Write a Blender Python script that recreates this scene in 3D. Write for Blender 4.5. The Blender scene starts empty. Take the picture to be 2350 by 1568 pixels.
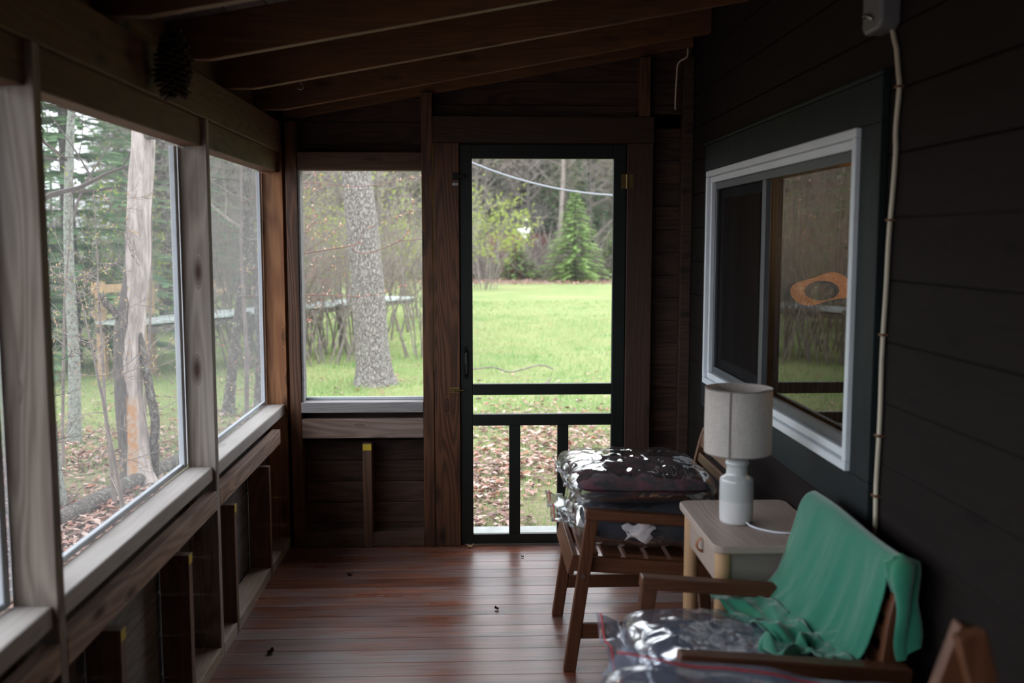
import bpy, math, random
from mathutils import Vector, Matrix, noise as mnoise
PI = math.pi
sc = bpy.context.scene
COL = sc.collection
RNG = random.Random(7)

# ------------------------------------------------------------------ mesh builder
class MB:
    def __init__(s): s.v = []; s.f = []
    def quad_strip(s, rings, closed=True, caps=True):
        base = len(s.v); n = len(rings[0])
        for r in rings: s.v += [tuple(p) for p in r]
        for i in range(len(rings) - 1):
            for j in range(n if closed else n - 1):
                a = base + i*n + j; b = base + i*n + (j+1) % n
                s.f.append((a, b, b + n, a + n))
        if caps and closed:
            s.f.append(tuple(base + j for j in reversed(range(n))))
            s.f.append(tuple(base + (len(rings)-1)*n + j for j in range(n)))
        return s
    def box(s, x0, x1, y0, y1, z0, z1):
        b = len(s.v)
        s.v += [(x0,y0,z0),(x1,y0,z0),(x1,y1,z0),(x0,y1,z0),(x0,y0,z1),(x1,y0,z1),(x1,y1,z1),(x0,y1,z1)]
        for q in ((0,3,2,1),(4,5,6,7),(0,1,5,4),(1,2,6,5),(2,3,7,6),(3,0,4,7)): s.f.append(tuple(b+i for i in q))
        return s
    def bar(s, a, b, w, h, up=(0,0,1)):
        """rectangular bar from a to b; h measured along `up`, w across it"""
        a, b, up = Vector(a), Vector(b), Vector(up)
        d = (b-a).normalized(); x = d.cross(up).normalized(); u = x.cross(d)
        r = [[p + x*sx*w/2 + u*sz*h/2 for sx, sz in ((-1,-1),(1,-1),(1,1),(-1,1))] for p in (a, b)]
        return s.quad_strip(r)
    def prism(s, poly, axis, t0, t1):
        """extrude 2d polygon along axis ('x': poly in y,z ; 'y': x,z ; 'z': x,y)"""
        def P(p, t):
            return {'x': (t, p[0], p[1]), 'y': (p[0], t, p[1]), 'z': (p[0], p[1], t)}[axis]
        return s.quad_strip([[P(p, t0) for p in poly], [P(p, t1) for p in poly]])
    def tube(s, pts, rad, n=6, caps=True):
        pts = [Vector(p) for p in pts]
        rads = rad if isinstance(rad, (list, tuple)) else [rad]*len(pts)
        d0 = (pts[1]-pts[0]).normalized()
        x = d0.orthogonal().normalized(); rings = []
        for i, p in enumerate(pts):
            d = (pts[min(i+1, len(pts)-1)] - pts[max(i-1, 0)]).normalized()
            x = (x - d*x.dot(d))
            x = x.normalized() if x.length > 1e-6 else d.orthogonal().normalized()
            y = d.cross(x)
            rings.append([p + (x*math.cos(2*PI*k/n) + y*math.sin(2*PI*k/n))*rads[i] for k in range(n)])
        return s.quad_strip(rings, True, caps)
    def lathe(s, prof, c=(0,0,0), n=40, caps=True):
        rings = [[(c[0]+r*math.cos(2*PI*k/n), c[1]+r*math.sin(2*PI*k/n), c[2]+z) for k in range(n)] for r, z in prof]
        return s.quad_strip(rings, True, caps)
    def grid(s, P):
        b = len(s.v); m = len(P[0])
        for row in P: s.v += [tuple(p) for p in row]
        for i in range(len(P)-1):
            for j in range(m-1):
                a = b+i*m+j; s.f.append((a, a+1, a+m+1, a+m))
        return s
    def poly(s, pts):
        b = len(s.v); s.v += [tuple(p) for p in pts]; s.f.append(tuple(range(b, b+len(pts)))); return s
    def build(s, name, mat, parent=None, loc=None, smooth=False, bevel=0, seg=2, sub=0, solid=0):
        if loc is None:
            n = len(s.v)
            if parent is not None: loc = (0,0,0)
            else:
                xs = [p[0] for p in s.v]; ys = [p[1] for p in s.v]; zs = [p[2] for p in s.v]
                loc = ((min(xs)+max(xs))/2, (min(ys)+max(ys))/2, min(zs))
        loc = Vector(loc)
        me = bpy.data.meshes.new(name)
        me.from_pydata([(p[0]-loc.x, p[1]-loc.y, p[2]-loc.z) for p in s.v], [], s.f)
        me.update()
        if smooth: me.polygons.foreach_set('use_smooth', [True]*len(me.polygons))
        me.materials.append(mat)
        o = bpy.data.objects.new(name, me); COL.objects.link(o)
        o.location = loc
        if parent is not None: o.parent = parent
        if sub:
            m = o.modifiers.new('sub', 'SUBSURF'); m.levels = m.render_levels = sub
        if solid:
            m = o.modifiers.new('sol', 'SOLIDIFY'); m.thickness = solid
        if bevel:
            m = o.modifiers.new('bev', 'BEVEL'); m.width = bevel; m.segments = seg; m.limit_method = 'ANGLE'; m.angle_limit = 0.7
        return o

def tag(o, label=None, cat=None, group=None, kind=None):
    if label: o['label'] = label
    if cat: o['category'] = cat
    if group: o['group'] = group
    if kind: o['kind'] = kind
    return o
def thing(name, loc, label, cat, group=None, kind=None):
    o = bpy.data.objects.new(name, None); COL.objects.link(o); o.location = loc; o.empty_display_size = .1
    return tag(o, label, cat, group, kind)
def copy_tree(o, parent=None):
    c = o.copy(); COL.objects.link(c)
    if parent is not None: c.parent = parent
    for ch in list(o.children): copy_tree(ch, c)
    return c
def wbox(name, mat, b, label, cat, group=None, kind='structure', bevel=.003):
    return tag(MB().box(*b).build(name, mat, bevel=bevel), label, cat, group, kind)
def local(parent, mb):
    """shift a world-built MB into the frame of an unrotated parent"""
    L = parent.location
    mb.v = [(p[0]-L.x, p[1]-L.y, p[2]-L.z) for p in mb.v]; return mb

# ------------------------------------------------------------------ materials
def newmat(name):
    m = bpy.data.materials.new(name); m.use_nodes = True
    nt = m.node_tree; nt.nodes.clear()
    out = nt.nodes.new('ShaderNodeOutputMaterial')
    return m, nt, out
class NT:
    def __init__(s, nt): s.nt = nt
    def n(s, t, **kw):
        nd = s.nt.nodes.new('ShaderNode'+t)
        for k, v in kw.items():
            if k.startswith('i_'):
                key = k[2:]
                nd.inputs[int(key) if key.isdigit() else key.replace('_', ' ')].default_value = v
            else: setattr(nd, k, v)
        return nd
    def l(s, a, b): s.nt.links.new(a, b)
    def math(s, op, a, b=None, c=None, clamp=False):
        nd = s.n('Math', operation=op, use_clamp=clamp)
        for i, x in enumerate((a, b, c)):
            if x is None: continue
            if isinstance(x, (int, float)): nd.inputs[i].default_value = x
            else: s.l(x, nd.inputs[i])
        return nd.outputs[0]
    def ramp(s, fac, stops, interp='LINEAR'):
        nd = s.n('ValToRGB'); cr = nd.color_ramp; cr.interpolation = interp
        while len(cr.elements) < len(stops): cr.elements.new(.5)
        for e, (p, c) in zip(cr.elements, stops):
            e.position = p; e.color = (c, c, c, 1) if isinstance(c, (int, float)) else (*c, 1)
        s.l(fac, nd.inputs[0]); return nd.outputs[0]
    def mix(s, fac, a, b, mode='MIX'):
        nd = s.n('Mix', data_type='RGBA', blend_type=mode)
        for x, i in ((fac, 0), (a, 6), (b, 7)):
            if isinstance(x, (int, float)): nd.inputs[i].default_value = x
            elif isinstance(x, tuple): nd.inputs[i].default_value = (*x, 1)
            else: s.l(x, nd.inputs[i])
        return nd.outputs[2]
    def coords(s, scale=(1,1,1), rnd=True, rot=(0,0,0)):
        tc = s.n('TexCoord'); v = tc.outputs['Object']
        if rnd:
            oi = s.n('ObjectInfo'); m = s.n('VectorMath', operation='SCALE'); m.inputs[0].default_value = (13.1, 7.7, 9.3)
            s.l(oi.outputs['Random'], m.inputs['Scale'])
            a = s.n('VectorMath', operation='ADD'); s.l(v, a.inputs[0]); s.l(m.outputs[0], a.inputs[1]); v = a.outputs[0]
        mp = s.n('Mapping'); mp.inputs['Scale'].default_value = scale; mp.inputs['Rotation'].default_value = rot
        s.l(v, mp.inputs['Vector']); return mp.outputs[0]
    def noise(s, vec, scale, detail=4, rough=.5, dist=0):
        nd = s.n('TexNoise'); nd.inputs['Scale'].default_value = scale; nd.inputs['Detail'].default_value = detail
        nd.inputs['Roughness'].default_value = rough; nd.inputs['Distortion'].default_value = dist
        s.l(vec, nd.inputs['Vector']); return nd.outputs['Fac']
    def bump(s, h, strength=.3, dist=.01):
        b = s.n('Bump'); b.inputs['Strength'].default_value = strength; b.inputs['Distance'].default_value = dist
        s.l(h, b.inputs['Height']); return b.outputs[0]

def plain(name, col, rough=.6, metal=0, spec=.5, bumpscale=0, var=0.0, coat=0):
    m, nt, out = newmat(name); t = NT(nt)
    p = t.n('BsdfPrincipled'); p.inputs['Roughness'].default_value = rough; p.inputs['Metallic'].default_value = metal
    p.inputs['Specular IOR Level'].default_value = spec; p.inputs['Coat Weight'].default_value = coat
    v = t.coords()
    nz = t.noise(v, 9, 5)
    k = t.ramp(nz, [(.3, 1-var), (.7, 1+var)])
    t.l(t.mix(1, col, k, 'MULTIPLY'), p.inputs['Base Color'])
    if bumpscale: t.l(t.bump(t.noise(v, bumpscale, 4), .25, .003), p.inputs['Normal'])
    t.l(p.outputs[0], out.inputs[0]); return m

AX = {'X': 0, 'Y': 1, 'Z': 2}
def wood(name, dark, light, axis='X', rough=.65, grey=None, greyamt=.5, knots=.5, rot=(0,0,0), spec=.4, island=False, grain=1.0, knotcol=None):
    """plank wood: stretched growth-ring contours, fine pores, knots and grey weathering"""
    m, nt, out = newmat(name); t = NT(nt)
    a = AX[axis]
    def S(al, ac): return tuple(al if i == a else ac for i in range(3))
    v = t.coords((1,1,1), True, rot)
    if island:
        g = t.n('NewGeometry'); sc_ = t.n('VectorMath', operation='SCALE'); sc_.inputs[0].default_value = (17, 31, 23)
        t.l(g.outputs['Random Per Island'], sc_.inputs['Scale'])
        ad = t.n('VectorMath', operation='ADD'); t.l(v, ad.inputs[0]); t.l(sc_.outputs[0], ad.inputs[1]); v = ad.outputs[0]
    def M(scale):
        mp = t.n('Mapping'); mp.inputs['Scale'].default_value = scale; t.l(v, mp.inputs['Vector']); return mp.outputs[0]
    vo = t.n('TexVoronoi'); vo.inputs['Scale'].default_value = 1; vo.inputs['Randomness'].default_value = 1
    t.l(M(S(3.6, 11)), vo.inputs['Vector'])
    d = vo.outputs['Distance']
    kn = t.ramp(d, [(.06, 1), (.24, 0)])
    ring = t.noise(M(S(.9, 9)), 1.0, 2, .45, .3)
    ring = t.math('ADD', ring, t.math('MULTIPLY', kn, (.30*knots)))
    lines = t.math('MULTIPLY_ADD', t.math('SINE', t.math('MULTIPLY', ring, 72)), .5, .5)
    pores = t.noise(M(S(4, 150)), 1.0, 3, .6)
    blot = t.noise(M(S(1.0, 3)), 1.2, 4, .55)
    f = t.math('ADD', t.math('MULTIPLY', lines, .34*grain), t.math('ADD', t.math('MULTIPLY', pores, .45), t.math('MULTIPLY', blot, .45)))
    col = t.mix(t.ramp(f, [(.3, 0.0), (.95, 1.0)]), dark, light)
    if grey:
        w = t.noise(M(S(.7, 2.5)), 1.7, 5, .6)
        col = t.mix(t.ramp(w, [(.5-greyamt*.35, greyamt), (.72-greyamt*.2, 0.0)]), col, grey)
    if knots:
        col = t.mix(t.math('MULTIPLY', kn, min(1, knots)), col, knotcol or tuple(c*.35 for c in dark))
    if island:
        col = t.mix(1, col, t.ramp(g.outputs['Random Per Island'], [(0, .62), (1, 1.3)]), 'MULTIPLY')
    p = t.n('BsdfPrincipled'); p.inputs['Specular IOR Level'].default_value = spec
    t.l(t.math('MULTIPLY_ADD', blot, .25, rough-.12), p.inputs['Roughness'])
    t.l(col, p.inputs['Base Color'])
    t.l(t.bump(t.math('ADD', lines, pores), .25, .0015), p.inputs['Normal'])
    t.l(p.outputs[0], out.inputs[0]); return m

def leafmat(name, cols, trans=.4, rough=.7, pos=0.0, spec=.2):
    """thin leaf: diffuse + light passing through, colour picked per leaf"""
    m, nt, out = newmat(name); t = NT(nt)
    g = t.n('NewGeometry')
    f = g.outputs['Random Per Island']
    if pos:
        nz = t.ramp(t.noise(t.coords((1,1,1), False), pos, 4), [(.35, 0), (.65, 1)])
        f = t.math('MULTIPLY_ADD', f, .5, t.math('MULTIPLY', nz, .5))
    n = len(cols)
    col = t.ramp(f, [((i+.5)/n, c) for i, c in enumerate(cols)])
    d = t.n('BsdfPrincipled'); d.inputs['Roughness'].default_value = rough; d.inputs['Specular IOR Level'].default_value = spec
    tr = t.n('BsdfTranslucent'); mx = t.n('MixShader'); mx.inputs[0].default_value = trans
    t.l(col, d.inputs['Base Color']); t.l(col, tr.inputs[0])
    t.l(d.outputs[0], mx.inputs[1]); t.l(tr.outputs[0], mx.inputs[2]); t.l(mx.outputs[0], out.inputs[0]); return m

def bark(name, dark, light, lichen, scale=1.0, lich=.4, strength=.8):
    m, nt, out = newmat(name); t = NT(nt)
    v = t.coords((9*scale, 9*scale, 2.6*scale)); v2 = t.coords((1,1,1))
    vo = t.n('TexVoronoi', feature='DISTANCE_TO_EDGE'); vo.inputs['Scale'].default_value = 2.2
    nd = t.n('TexNoise'); nd.inputs['Scale'].default_value = 1.5; t.l(v, nd.inputs['Vector'])
    ad = t.n('VectorMath', operation='ADD'); t.l(v, ad.inputs[0]); t.l(nd.outputs['Color'], ad.inputs[1])
    t.l(ad.outputs[0], vo.inputs['Vector'])
    cr = t.ramp(vo.outputs['Distance'], [(.0, 0), (.22, 1)])
    fine = t.noise(v, 8, 5, .65)
    h = t.math('MULTIPLY_ADD', fine, .5, cr)
    col = t.mix(t.ramp(h, [(.2, 0), (1.2, 1)]), dark, light)
    li = t.noise(v2, 7*scale, 6, .7)
    col = t.mix(t.ramp(li, [(.62-lich*.25, 0), (.70-lich*.2, .85)]), col, lichen)
    p = t.n('BsdfPrincipled'); p.inputs['Roughness'].default_value = .9; p.inputs['Specular IOR Level'].default_value = .15
    t.l(col, p.inputs['Base Color']); t.l(t.bump(h, strength, .03/scale), p.inputs['Normal'])
    t.l(p.outputs[0], out.inputs[0]); return m

def screen_mat(name, wire, cover, bias=.05):
    """woven insect screen: the wires hide more the flatter one looks across them"""
    m, nt, out = newmat(name); t = NT(nt)
    lw = t.n('LayerWeight'); lw.inputs['Blend'].default_value = .5
    cosv = t.math('SUBTRACT', 1.0, lw.outputs['Facing'])
    f = t.math('DIVIDE', cover, t.math('ADD', cosv, bias), clamp=True)
    dirt = t.noise(t.coords((1,1,1)), 3.5, 4, .6)
    f = t.math('MULTIPLY', f, t.ramp(dirt, [(.3, .8), (.75, 1.25)]))
    f = t.math('MINIMUM', f, .85)
    tr = t.n('BsdfTransparent'); d = t.n('BsdfDiffuse'); d.inputs[0].default_value = (*wire, 1)
    tl = t.n('BsdfTranslucent'); tl.inputs[0].default_value = (*wire, 1)
    mx = t.n('MixShader'); mx.inputs[0].default_value = .55; t.l(d.outputs[0], mx.inputs[1]); t.l(tl.outputs[0], mx.inputs[2])
    m2 = t.n('MixShader'); t.l(f, m2.inputs[0]); t.l(tr.outputs[0], m2.inputs[1]); t.l(mx.outputs[0], m2.inputs[2])
    t.l(m2.outputs[0], out.inputs[0]); return m

def film_mat(name, tint=(.93,.95,.97), haze=.035, rough=.06, gain=.62, hz=(.75,.78,.85)):
    """clear polythene: see-through with glossy creases"""
    m, nt, out = newmat(name); t = NT(nt)
    v = t.coords((1,1,1))
    b = t.bump(t.noise(v, 15, 4, .5, .8), .35, .010)
    fr = t.n('Fresnel'); fr.inputs['IOR'].default_value = 1.5; t.l(b, fr.inputs['Normal'])
    tr = t.n('BsdfTransparent'); tr.inputs[0].default_value = (*tint, 1)
    gl = t.n('BsdfGlossy'); gl.inputs['Roughness'].default_value = rough; t.l(b, gl.inputs['Normal'])
    df = t.n('BsdfDiffuse'); df.inputs[0].default_value = (*hz, 1)
    m1 = t.n('MixShader'); m1.inputs[0].default_value = haze; t.l(tr.outputs[0], m1.inputs[1]); t.l(df.outputs[0], m1.inputs[2])
    m2 = t.n('MixShader'); t.l(t.math('MULTIPLY', fr.outputs[0], gain, clamp=True), m2.inputs[0])
    t.l(m1.outputs[0], m2.inputs[1]); t.l(gl.outputs[0], m2.inputs[2]); t.l(m2.outputs[0], out.inputs[0]); return m

def glass_mat(name):
    m, nt, out = newmat(name); t = NT(nt)
    fr = t.n('Fresnel'); fr.inputs['IOR'].default_value = 1.52
    tr = t.n('BsdfTransparent'); tr.inputs[0].default_value = (.8,.84,.83,1)
    gl = t.n('BsdfGlossy'); gl.inputs['Roughness'].default_value = .0
    m2 = t.n('MixShader'); t.l(t.math('MULTIPLY', fr.outputs[0], 1.0, clamp=True), m2.inputs[0])
    t.l(tr.outputs[0], m2.inputs[1]); t.l(gl.outputs[0], m2.inputs[2]); t.l(m2.outputs[0], out.inputs[0]); return m

def floor_mat():
    m, nt, out = newmat('stained_floor_boards'); t = NT(nt)
    g = t.n('NewGeometry'); isl = g.outputs['Random Per Island']
    sc_ = t.n('VectorMath', operation='SCALE'); sc_.inputs[0].default_value = (17, 31, 23); t.l(isl, sc_.inputs['Scale'])
    v0 = t.coords((1,1,1), False)
    ad = t.n('VectorMath', operation='ADD'); t.l(v0, ad.inputs[0]); t.l(sc_.outputs[0], ad.inputs[1]); v = ad.outputs[0]
    def M(s, src=v):
        mp = t.n('Mapping'); mp.inputs['Scale'].default_value = s; t.l(src, mp.inputs['Vector']); return mp.outputs[0]
    grain = t.noise(M((3, 60, 60)), 1.0, 4, .6)
    wear = t.noise(M((2.2, 9, 9)), 1.0, 6, .65)
    big = t.noise(M((1,1,1), v0), 1.6, 4, .6)
    red = t.mix(t.ramp(grain, [(.3, 0), (.7, 1)]), (.080,.025,.014), (.27,.090,.050))
    w = t.math('MULTIPLY_ADD', wear, .7, t.math('MULTIPLY_ADD', big, .55, t.math('MULTIPLY', isl, .12)))
    col = t.mix(t.ramp(w, [(.60, 0), (.86, .9)]), red, t.mix(grain, (.065,.058,.060), (.20,.185,.19)))
    sp = t.noise(M((6,9,9), v0), 6, 5, .7)
    col = t.mix(t.ramp(sp, [(.68, 0), (.76, .5)]), col, (.30,.29,.30))
    sep = t.n('SeparateXYZ'); t.l(v0, sep.inputs[0])
    edge = t.ramp(t.math('ADD', sep.outputs[0], t.math('MULTIPLY', big, .08)), [(0, 1), (.0, 1)])
    col = t.mix(1, col, t.ramp(isl, [(0, .72), (1, 1.22)]), 'MULTIPLY')
    p = t.n('BsdfPrincipled'); p.inputs['Specular IOR Level'].default_value = .55
    t.l(col, p.inputs['Base Color'])
    t.l(t.ramp(t.math('MULTIPLY_ADD', wear, .6, t.math('MULTIPLY', big, .4)), [(.3, .22), (.75, .46)]), p.inputs['Roughness'])
    t.l(t.bump(t.math('MULTIPLY_ADD', wear, .8, grain), .25, .002), p.inputs['Normal'])
    t.l(p.outputs[0], out.inputs[0]); return m

def ground_mat():
    m, nt, out = newmat('spring_lawn_ground'); t = NT(nt)
    v = t.coords((1,1,1), False)
    big = t.noise(v, .35, 5, .6); mid = t.noise(v, 2.2, 5, .65); fine = t.noise(v, 38, 5, .75)
    green = t.mix(t.ramp(big, [(.35, 0), (.65, 1)]), (.19,.27,.10), (.28,.32,.14))
    green = t.mix(t.ramp(mid, [(.45, 0), (.7, .6)]), green, (.32,.31,.16))
    green = t.mix(1, green, t.ramp(fine, [(.25, .55), (.75, 1.25)]), 'MULTIPLY')
    litter = t.mix(t.ramp(t.noise(v, 16, 5, .8), [(.3, 0), (.7, 1)]), (.065,.045,.035), (.34,.25,.20))
    sep = t.n('SeparateXYZ'); t.l(v, sep.inputs[0]); X, Y = sep.outputs[0], sep.outputs[1]
    wob = t.math('MULTIPLY_ADD', mid, 2.6, -1.3)
    def step(val, lo, hi): return t.ramp(t.math('DIVIDE', t.math('SUBTRACT', val, lo), hi-lo, clamp=True), [(0, 0), (1, 1)])
    # woods on the left near the porch, leaf fall by the door, leaf strip under the far trees
    left = t.math('MULTIPLY', t.math('SUBTRACT', 1, step(t.math('ADD', Y, wob), 7.2, 9.2)), t.math('SUBTRACT', 1, step(t.math('ADD', X, wob), -1.6, -.6)))
    near = t.math('MULTIPLY', t.math('SUBTRACT', 1, step(t.math('ADD', Y, t.math('MULTIPLY', wob, 1.6)), 6.5, 11)), .65)
    far = step(t.math('ADD', Y, wob), 42.5, 44)
    lf = t.math('MULTIPLY', t.math('MULTIPLY', step(t.math('MULTIPLY', X, -1), 7, 10), step(Y, 14, 20)), .7)
    k = t.math('MAXIMUM', t.math('MAXIMUM', left, near), t.math('MAXIMUM', far, lf))
    col = t.mix(k, green, litter)
    p = t.n('BsdfPrincipled'); p.inputs['Roughness'].default_value = .95; p.inputs['Specular IOR Level'].default_value = .1
    t.l(col, p.inputs['Base Color']); t.l(t.bump(fine, .6, .04), p.inputs['Normal']); t.l(p.outputs[0], out.inputs[0]); return m

M = {}
M['floor'] = floor_mat()
M['ground'] = ground_mat()
GREY = (.30,.275,.26)
M['post'] = wood('weathered_post', (.14,.105,.085), (.39,.335,.285), 'Z', .75, (.33,.32,.32), .8, 1, knotcol=(.055,.028,.018), grain=.8)
M['post_orange'] = wood('fresh_orange_post', (.19,.064,.020), (.40,.18,.07), 'Z', .55, (.2,.18,.165), .12, .9, knotcol=(.06,.02,.008), grain=1.0)
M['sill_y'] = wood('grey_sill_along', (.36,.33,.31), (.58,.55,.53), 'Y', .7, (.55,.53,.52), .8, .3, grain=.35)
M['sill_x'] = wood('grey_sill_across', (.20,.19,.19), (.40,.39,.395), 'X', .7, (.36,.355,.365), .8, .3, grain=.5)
M['block_y'] = wood('brown_grey_rail_along', (.14,.065,.04), (.50,.33,.24), 'Y', .7, (.36,.30,.28), .35, 1, knotcol=(.07,.03,.018), grain=.9)
M['block_x'] = wood('brown_grey_rail_across', (.11,.062,.046), (.34,.24,.195), 'X', .7, (.30,.255,.23), .5, 1, knotcol=(.06,.03,.02))
M['stud'] = wood('brown_stud', (.055,.026,.015), (.20,.095,.053), 'Z', .6, (.16,.125,.108), .3, .6)
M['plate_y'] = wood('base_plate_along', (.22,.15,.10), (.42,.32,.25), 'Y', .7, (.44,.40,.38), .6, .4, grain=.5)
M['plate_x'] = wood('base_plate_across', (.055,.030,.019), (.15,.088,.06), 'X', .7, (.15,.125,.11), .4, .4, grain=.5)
M['beam'] = wood('top_beam', (.066,.027,.013), (.18,.080,.038), 'Y', .65, (.13,.078,.055), .3, .9, grain=.8)
M['rafter'] = wood('orange_brown_rafter', (.080,.034,.012), (.23,.100,.038), 'X', .6, (.17,.10,.065), .2, .7, grain=.5)
M['deck'] = wood('roof_deck', (.07,.058,.05), (.20,.165,.145), 'Y', .75, (.19,.17,.16), .5, .4, island=True)
M['siding_x'] = wood('dark_siding_across', (.022,.010,.006), (.088,.045,.030), 'X', .7, (.085,.056,.046), .25, .8, island=True)
M['siding_y'] = wood('dark_siding_along', (.06,.05,.045), (.16,.14,.13), 'Y', .7, (.16,.155,.15), .5, .5, island=True)
M['brownwall'] = wood('dark_brown_painted_boards', (.0098,.0066,.0062), (.0172,.0120,.0115), 'Y', .8, None, 0, .5, island=False, grain=.4, spec=.12)
M['doorpost'] = wood('red_brown_door_post', (.026,.010,.005), (.185,.075,.034), 'Z', .45, (.07,.04,.026), .25, .9, grain=.9)
M['doortrim'] = wood('red_brown_trim', (.042,.020,.013), (.085,.042,.027), 'Z', .5, (.06,.035,.024), .2, .6, grain=.4)
M['doortrim_x'] = wood('red_brown_head_trim', (.030,.014,.008), (.062,.030,.017), 'X', .5, (.045,.025,.017), .2, .5, grain=.4)
M['yellow'] = plain('yellow_paint', (.50,.36,.03), .6, var=.3)
M['white_mould'] = plain('white_painted_moulding', (.55,.60,.66), .55, var=.08)
M['black_paint'] = plain('black_green_paint', (.007,.011,.010), .45, spec=.4, bumpscale=60, var=.2)
M['casing'] = wood('black_green_casing', (.0085,.0125,.0135), (.013,.0185,.0195), 'Z', .55, None, 0, .2, grain=.5, spec=.2)
M['vinyl'] = plain('white_vinyl', (.62,.66,.70), .35, var=.05)
M['grey_track'] = plain('grey_sash_frame', (.065,.07,.08), .4, var=.1)
M['brass'] = plain('tarnished_brass', (.24,.165,.07), .4, 1, var=.25)
M['black_metal'] = plain('black_metal', (.012,.012,.012), .35, .6)
M['steel'] = plain('grey_steel', (.42,.42,.43), .3, 1)
M['screen'] = screen_mat('grey_insect_screen', (.26,.27,.28), .12, .03)
M['screen_door'] = screen_mat('door_insect_screen', (.5,.5,.5), .055)
M['screen_corner'] = screen_mat('corner_insect_screen', (.4,.4,.4), .03)
M['screen_dark'] = screen_mat('dark_window_screen', (.022,.021,.022), .30, .02)
M['glass'] = glass_mat('window_glass')
M['room_dark'] = plain('dim_room_walls', (.05,.035,.028), .8)
M['curtain'] = plain('brown_curtain', (.06,.03,.02), .9)
M['oval_wood'] = wood('honey_wood', (.55,.22,.06), (.85,.42,.14), 'Y', .45, None, 0, .2)
M['inner_panel'] = wood('dark_grained_panel', (.016,.013,.010), (.075,.060,.045), 'Z', .5, (.05,.04,.028), .4, .3, grain=1.6)
M['cable'] = plain('beige_cable', (.50,.44,.34), .5, var=.1)
M['clip'] = plain('rusty_clip', (.12,.05,.02), .6)
M['box_grey'] = plain('grey_plastic', (.14,.14,.15), .45)
M['cone'] = plain('dark_pine_cone', (.045,.032,.022), .9, var=.4)
M['chair'] = wood('reddish_chair_wood_x', (.065,.024,.011), (.155,.060,.028), 'X', .42, None, 0, .1, grain=.5)
M['chair_y'] = wood('reddish_chair_wood_y', (.065,.024,.011), (.155,.060,.028), 'Y', .42, None, 0, .1, grain=.5)
M['chair_z'] = wood('reddish_chair_wood_z', (.065,.024,.011), (.155,.060,.028), 'Z', .42, None, 0, .1, grain=.5)
M['birch'] = wood('pale_birch_veneer', (.34,.262,.222), (.42,.335,.29), 'Y', .5, None, 0, .1, grain=.3)
M['birch_leg'] = wood('pale_birch_leg', (.42,.255,.135), (.52,.33,.185), 'Z', .45, None, 0, .1, grain=.3)
M['birch_side'] = wood('greyish_table_side', (.20,.17,.15), (.25,.215,.19), 'X', .55, None, 0, .0, grain=.3)
M['leather'] = plain('tan_leather', (.30,.11,.045), .5, var=.2)
def ceramic():
    m, nt, out = newmat('grey_white_glaze'); t = NT(nt)
    v = t.coords((1,1,1), False); sep = t.n('SeparateXYZ'); t.l(v, sep.inputs[0])
    h = t.math('ADD', sep.outputs[2], t.math('MULTIPLY', t.noise(v, 7, 3), .012))
    col = t.ramp(t.math('MULTIPLY', h, 4), [(.0, (.66,.66,.67)), (.31, (.64,.63,.63)), (.34, (.52,.53,.53)), (1, (.50,.52,.53))])
    p = t.n('BsdfPrincipled'); p.inputs['Roughness'].default_value = .22; p.inputs['Coat Weight'].default_value = .4
    t.l(t.mix(t.ramp(t.noise(v, 60, 4, .7), [(.55, 0), (.75, .25)]), col, (.42,.40,.38)), p.inputs['Base Color']); t.l(p.outputs[0], out.inputs[0]); return m
M['ceramic'] = ceramic()
def linen():
    m, nt, out = newmat('linen_shade'); t = NT(nt)
    v = t.coords((1,1,1), False)
    w = t.math('MULTIPLY', t.noise(t.coords((40,40,400), False), 1, 3), t.noise(t.coords((300,300,30), False), 1, 3))
    col = t.mix(t.ramp(w, [(.1, 0), (.45, 1)]), (.52,.475,.44), (.70,.655,.615))
    d = t.n('BsdfDiffuse'); tr = t.n('BsdfTranslucent'); mx = t.n('MixShader'); mx.inputs[0].default_value = .25
    t.l(col, d.inputs[0]); t.l(col, tr.inputs[0]); t.l(t.bump(w, .3, .001), d.inputs['Normal'])
    t.l(d.outputs[0], mx.inputs[1]); t.l(tr.outputs[0], mx.inputs[2]); t.l(mx.outputs[0], out.inputs[0]); return m
M['linen'] = linen()
M['seam'] = plain('dark_seam', (.16,.13,.12), .8)
M['white_cord'] = plain('white_cord', (.6,.62,.68), .4)
def shirtmat():
    m, nt, out = newmat('green_jersey'); t = NT(nt)
    v = t.coords((1,1,1), False)
    st = t.ramp(t.noise(v, 5, 4, .6), [(.55, 0), (.72, .55)])
    col = t.mix(st, (.012,.165,.100), (.030,.18,.078))
    col = t.mix(1, col, t.ramp(t.noise(v, 240, 3), [(.3, .85), (.7, 1.12)]), 'MULTIPLY')
    p = t.n('BsdfPrincipled'); p.inputs['Roughness'].default_value = .75; p.inputs['Sheen Weight'].default_value = .5
    p.inputs['Specular IOR Level'].default_value = .25
    t.l(col, p.inputs['Base Color']); t.l(t.bump(t.noise(v, 28, 5, .6), .2, .006), p.inputs['Normal']); t.l(p.outputs[0], out.inputs[0]); return m
M['shirt'] = shirtmat()
M['film'] = film_mat('clear_plastic')
M['film_cloudy'] = film_mat('cloudy_plastic', (.90,.92,.97), .16, .14, .55, (.55,.62,.78))
M['zip_red'] = plain('red_zip_strip', (.45,.035,.045), .4)
M['label'] = plain('white_care_label', (.72,.66,.68), .7)
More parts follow.
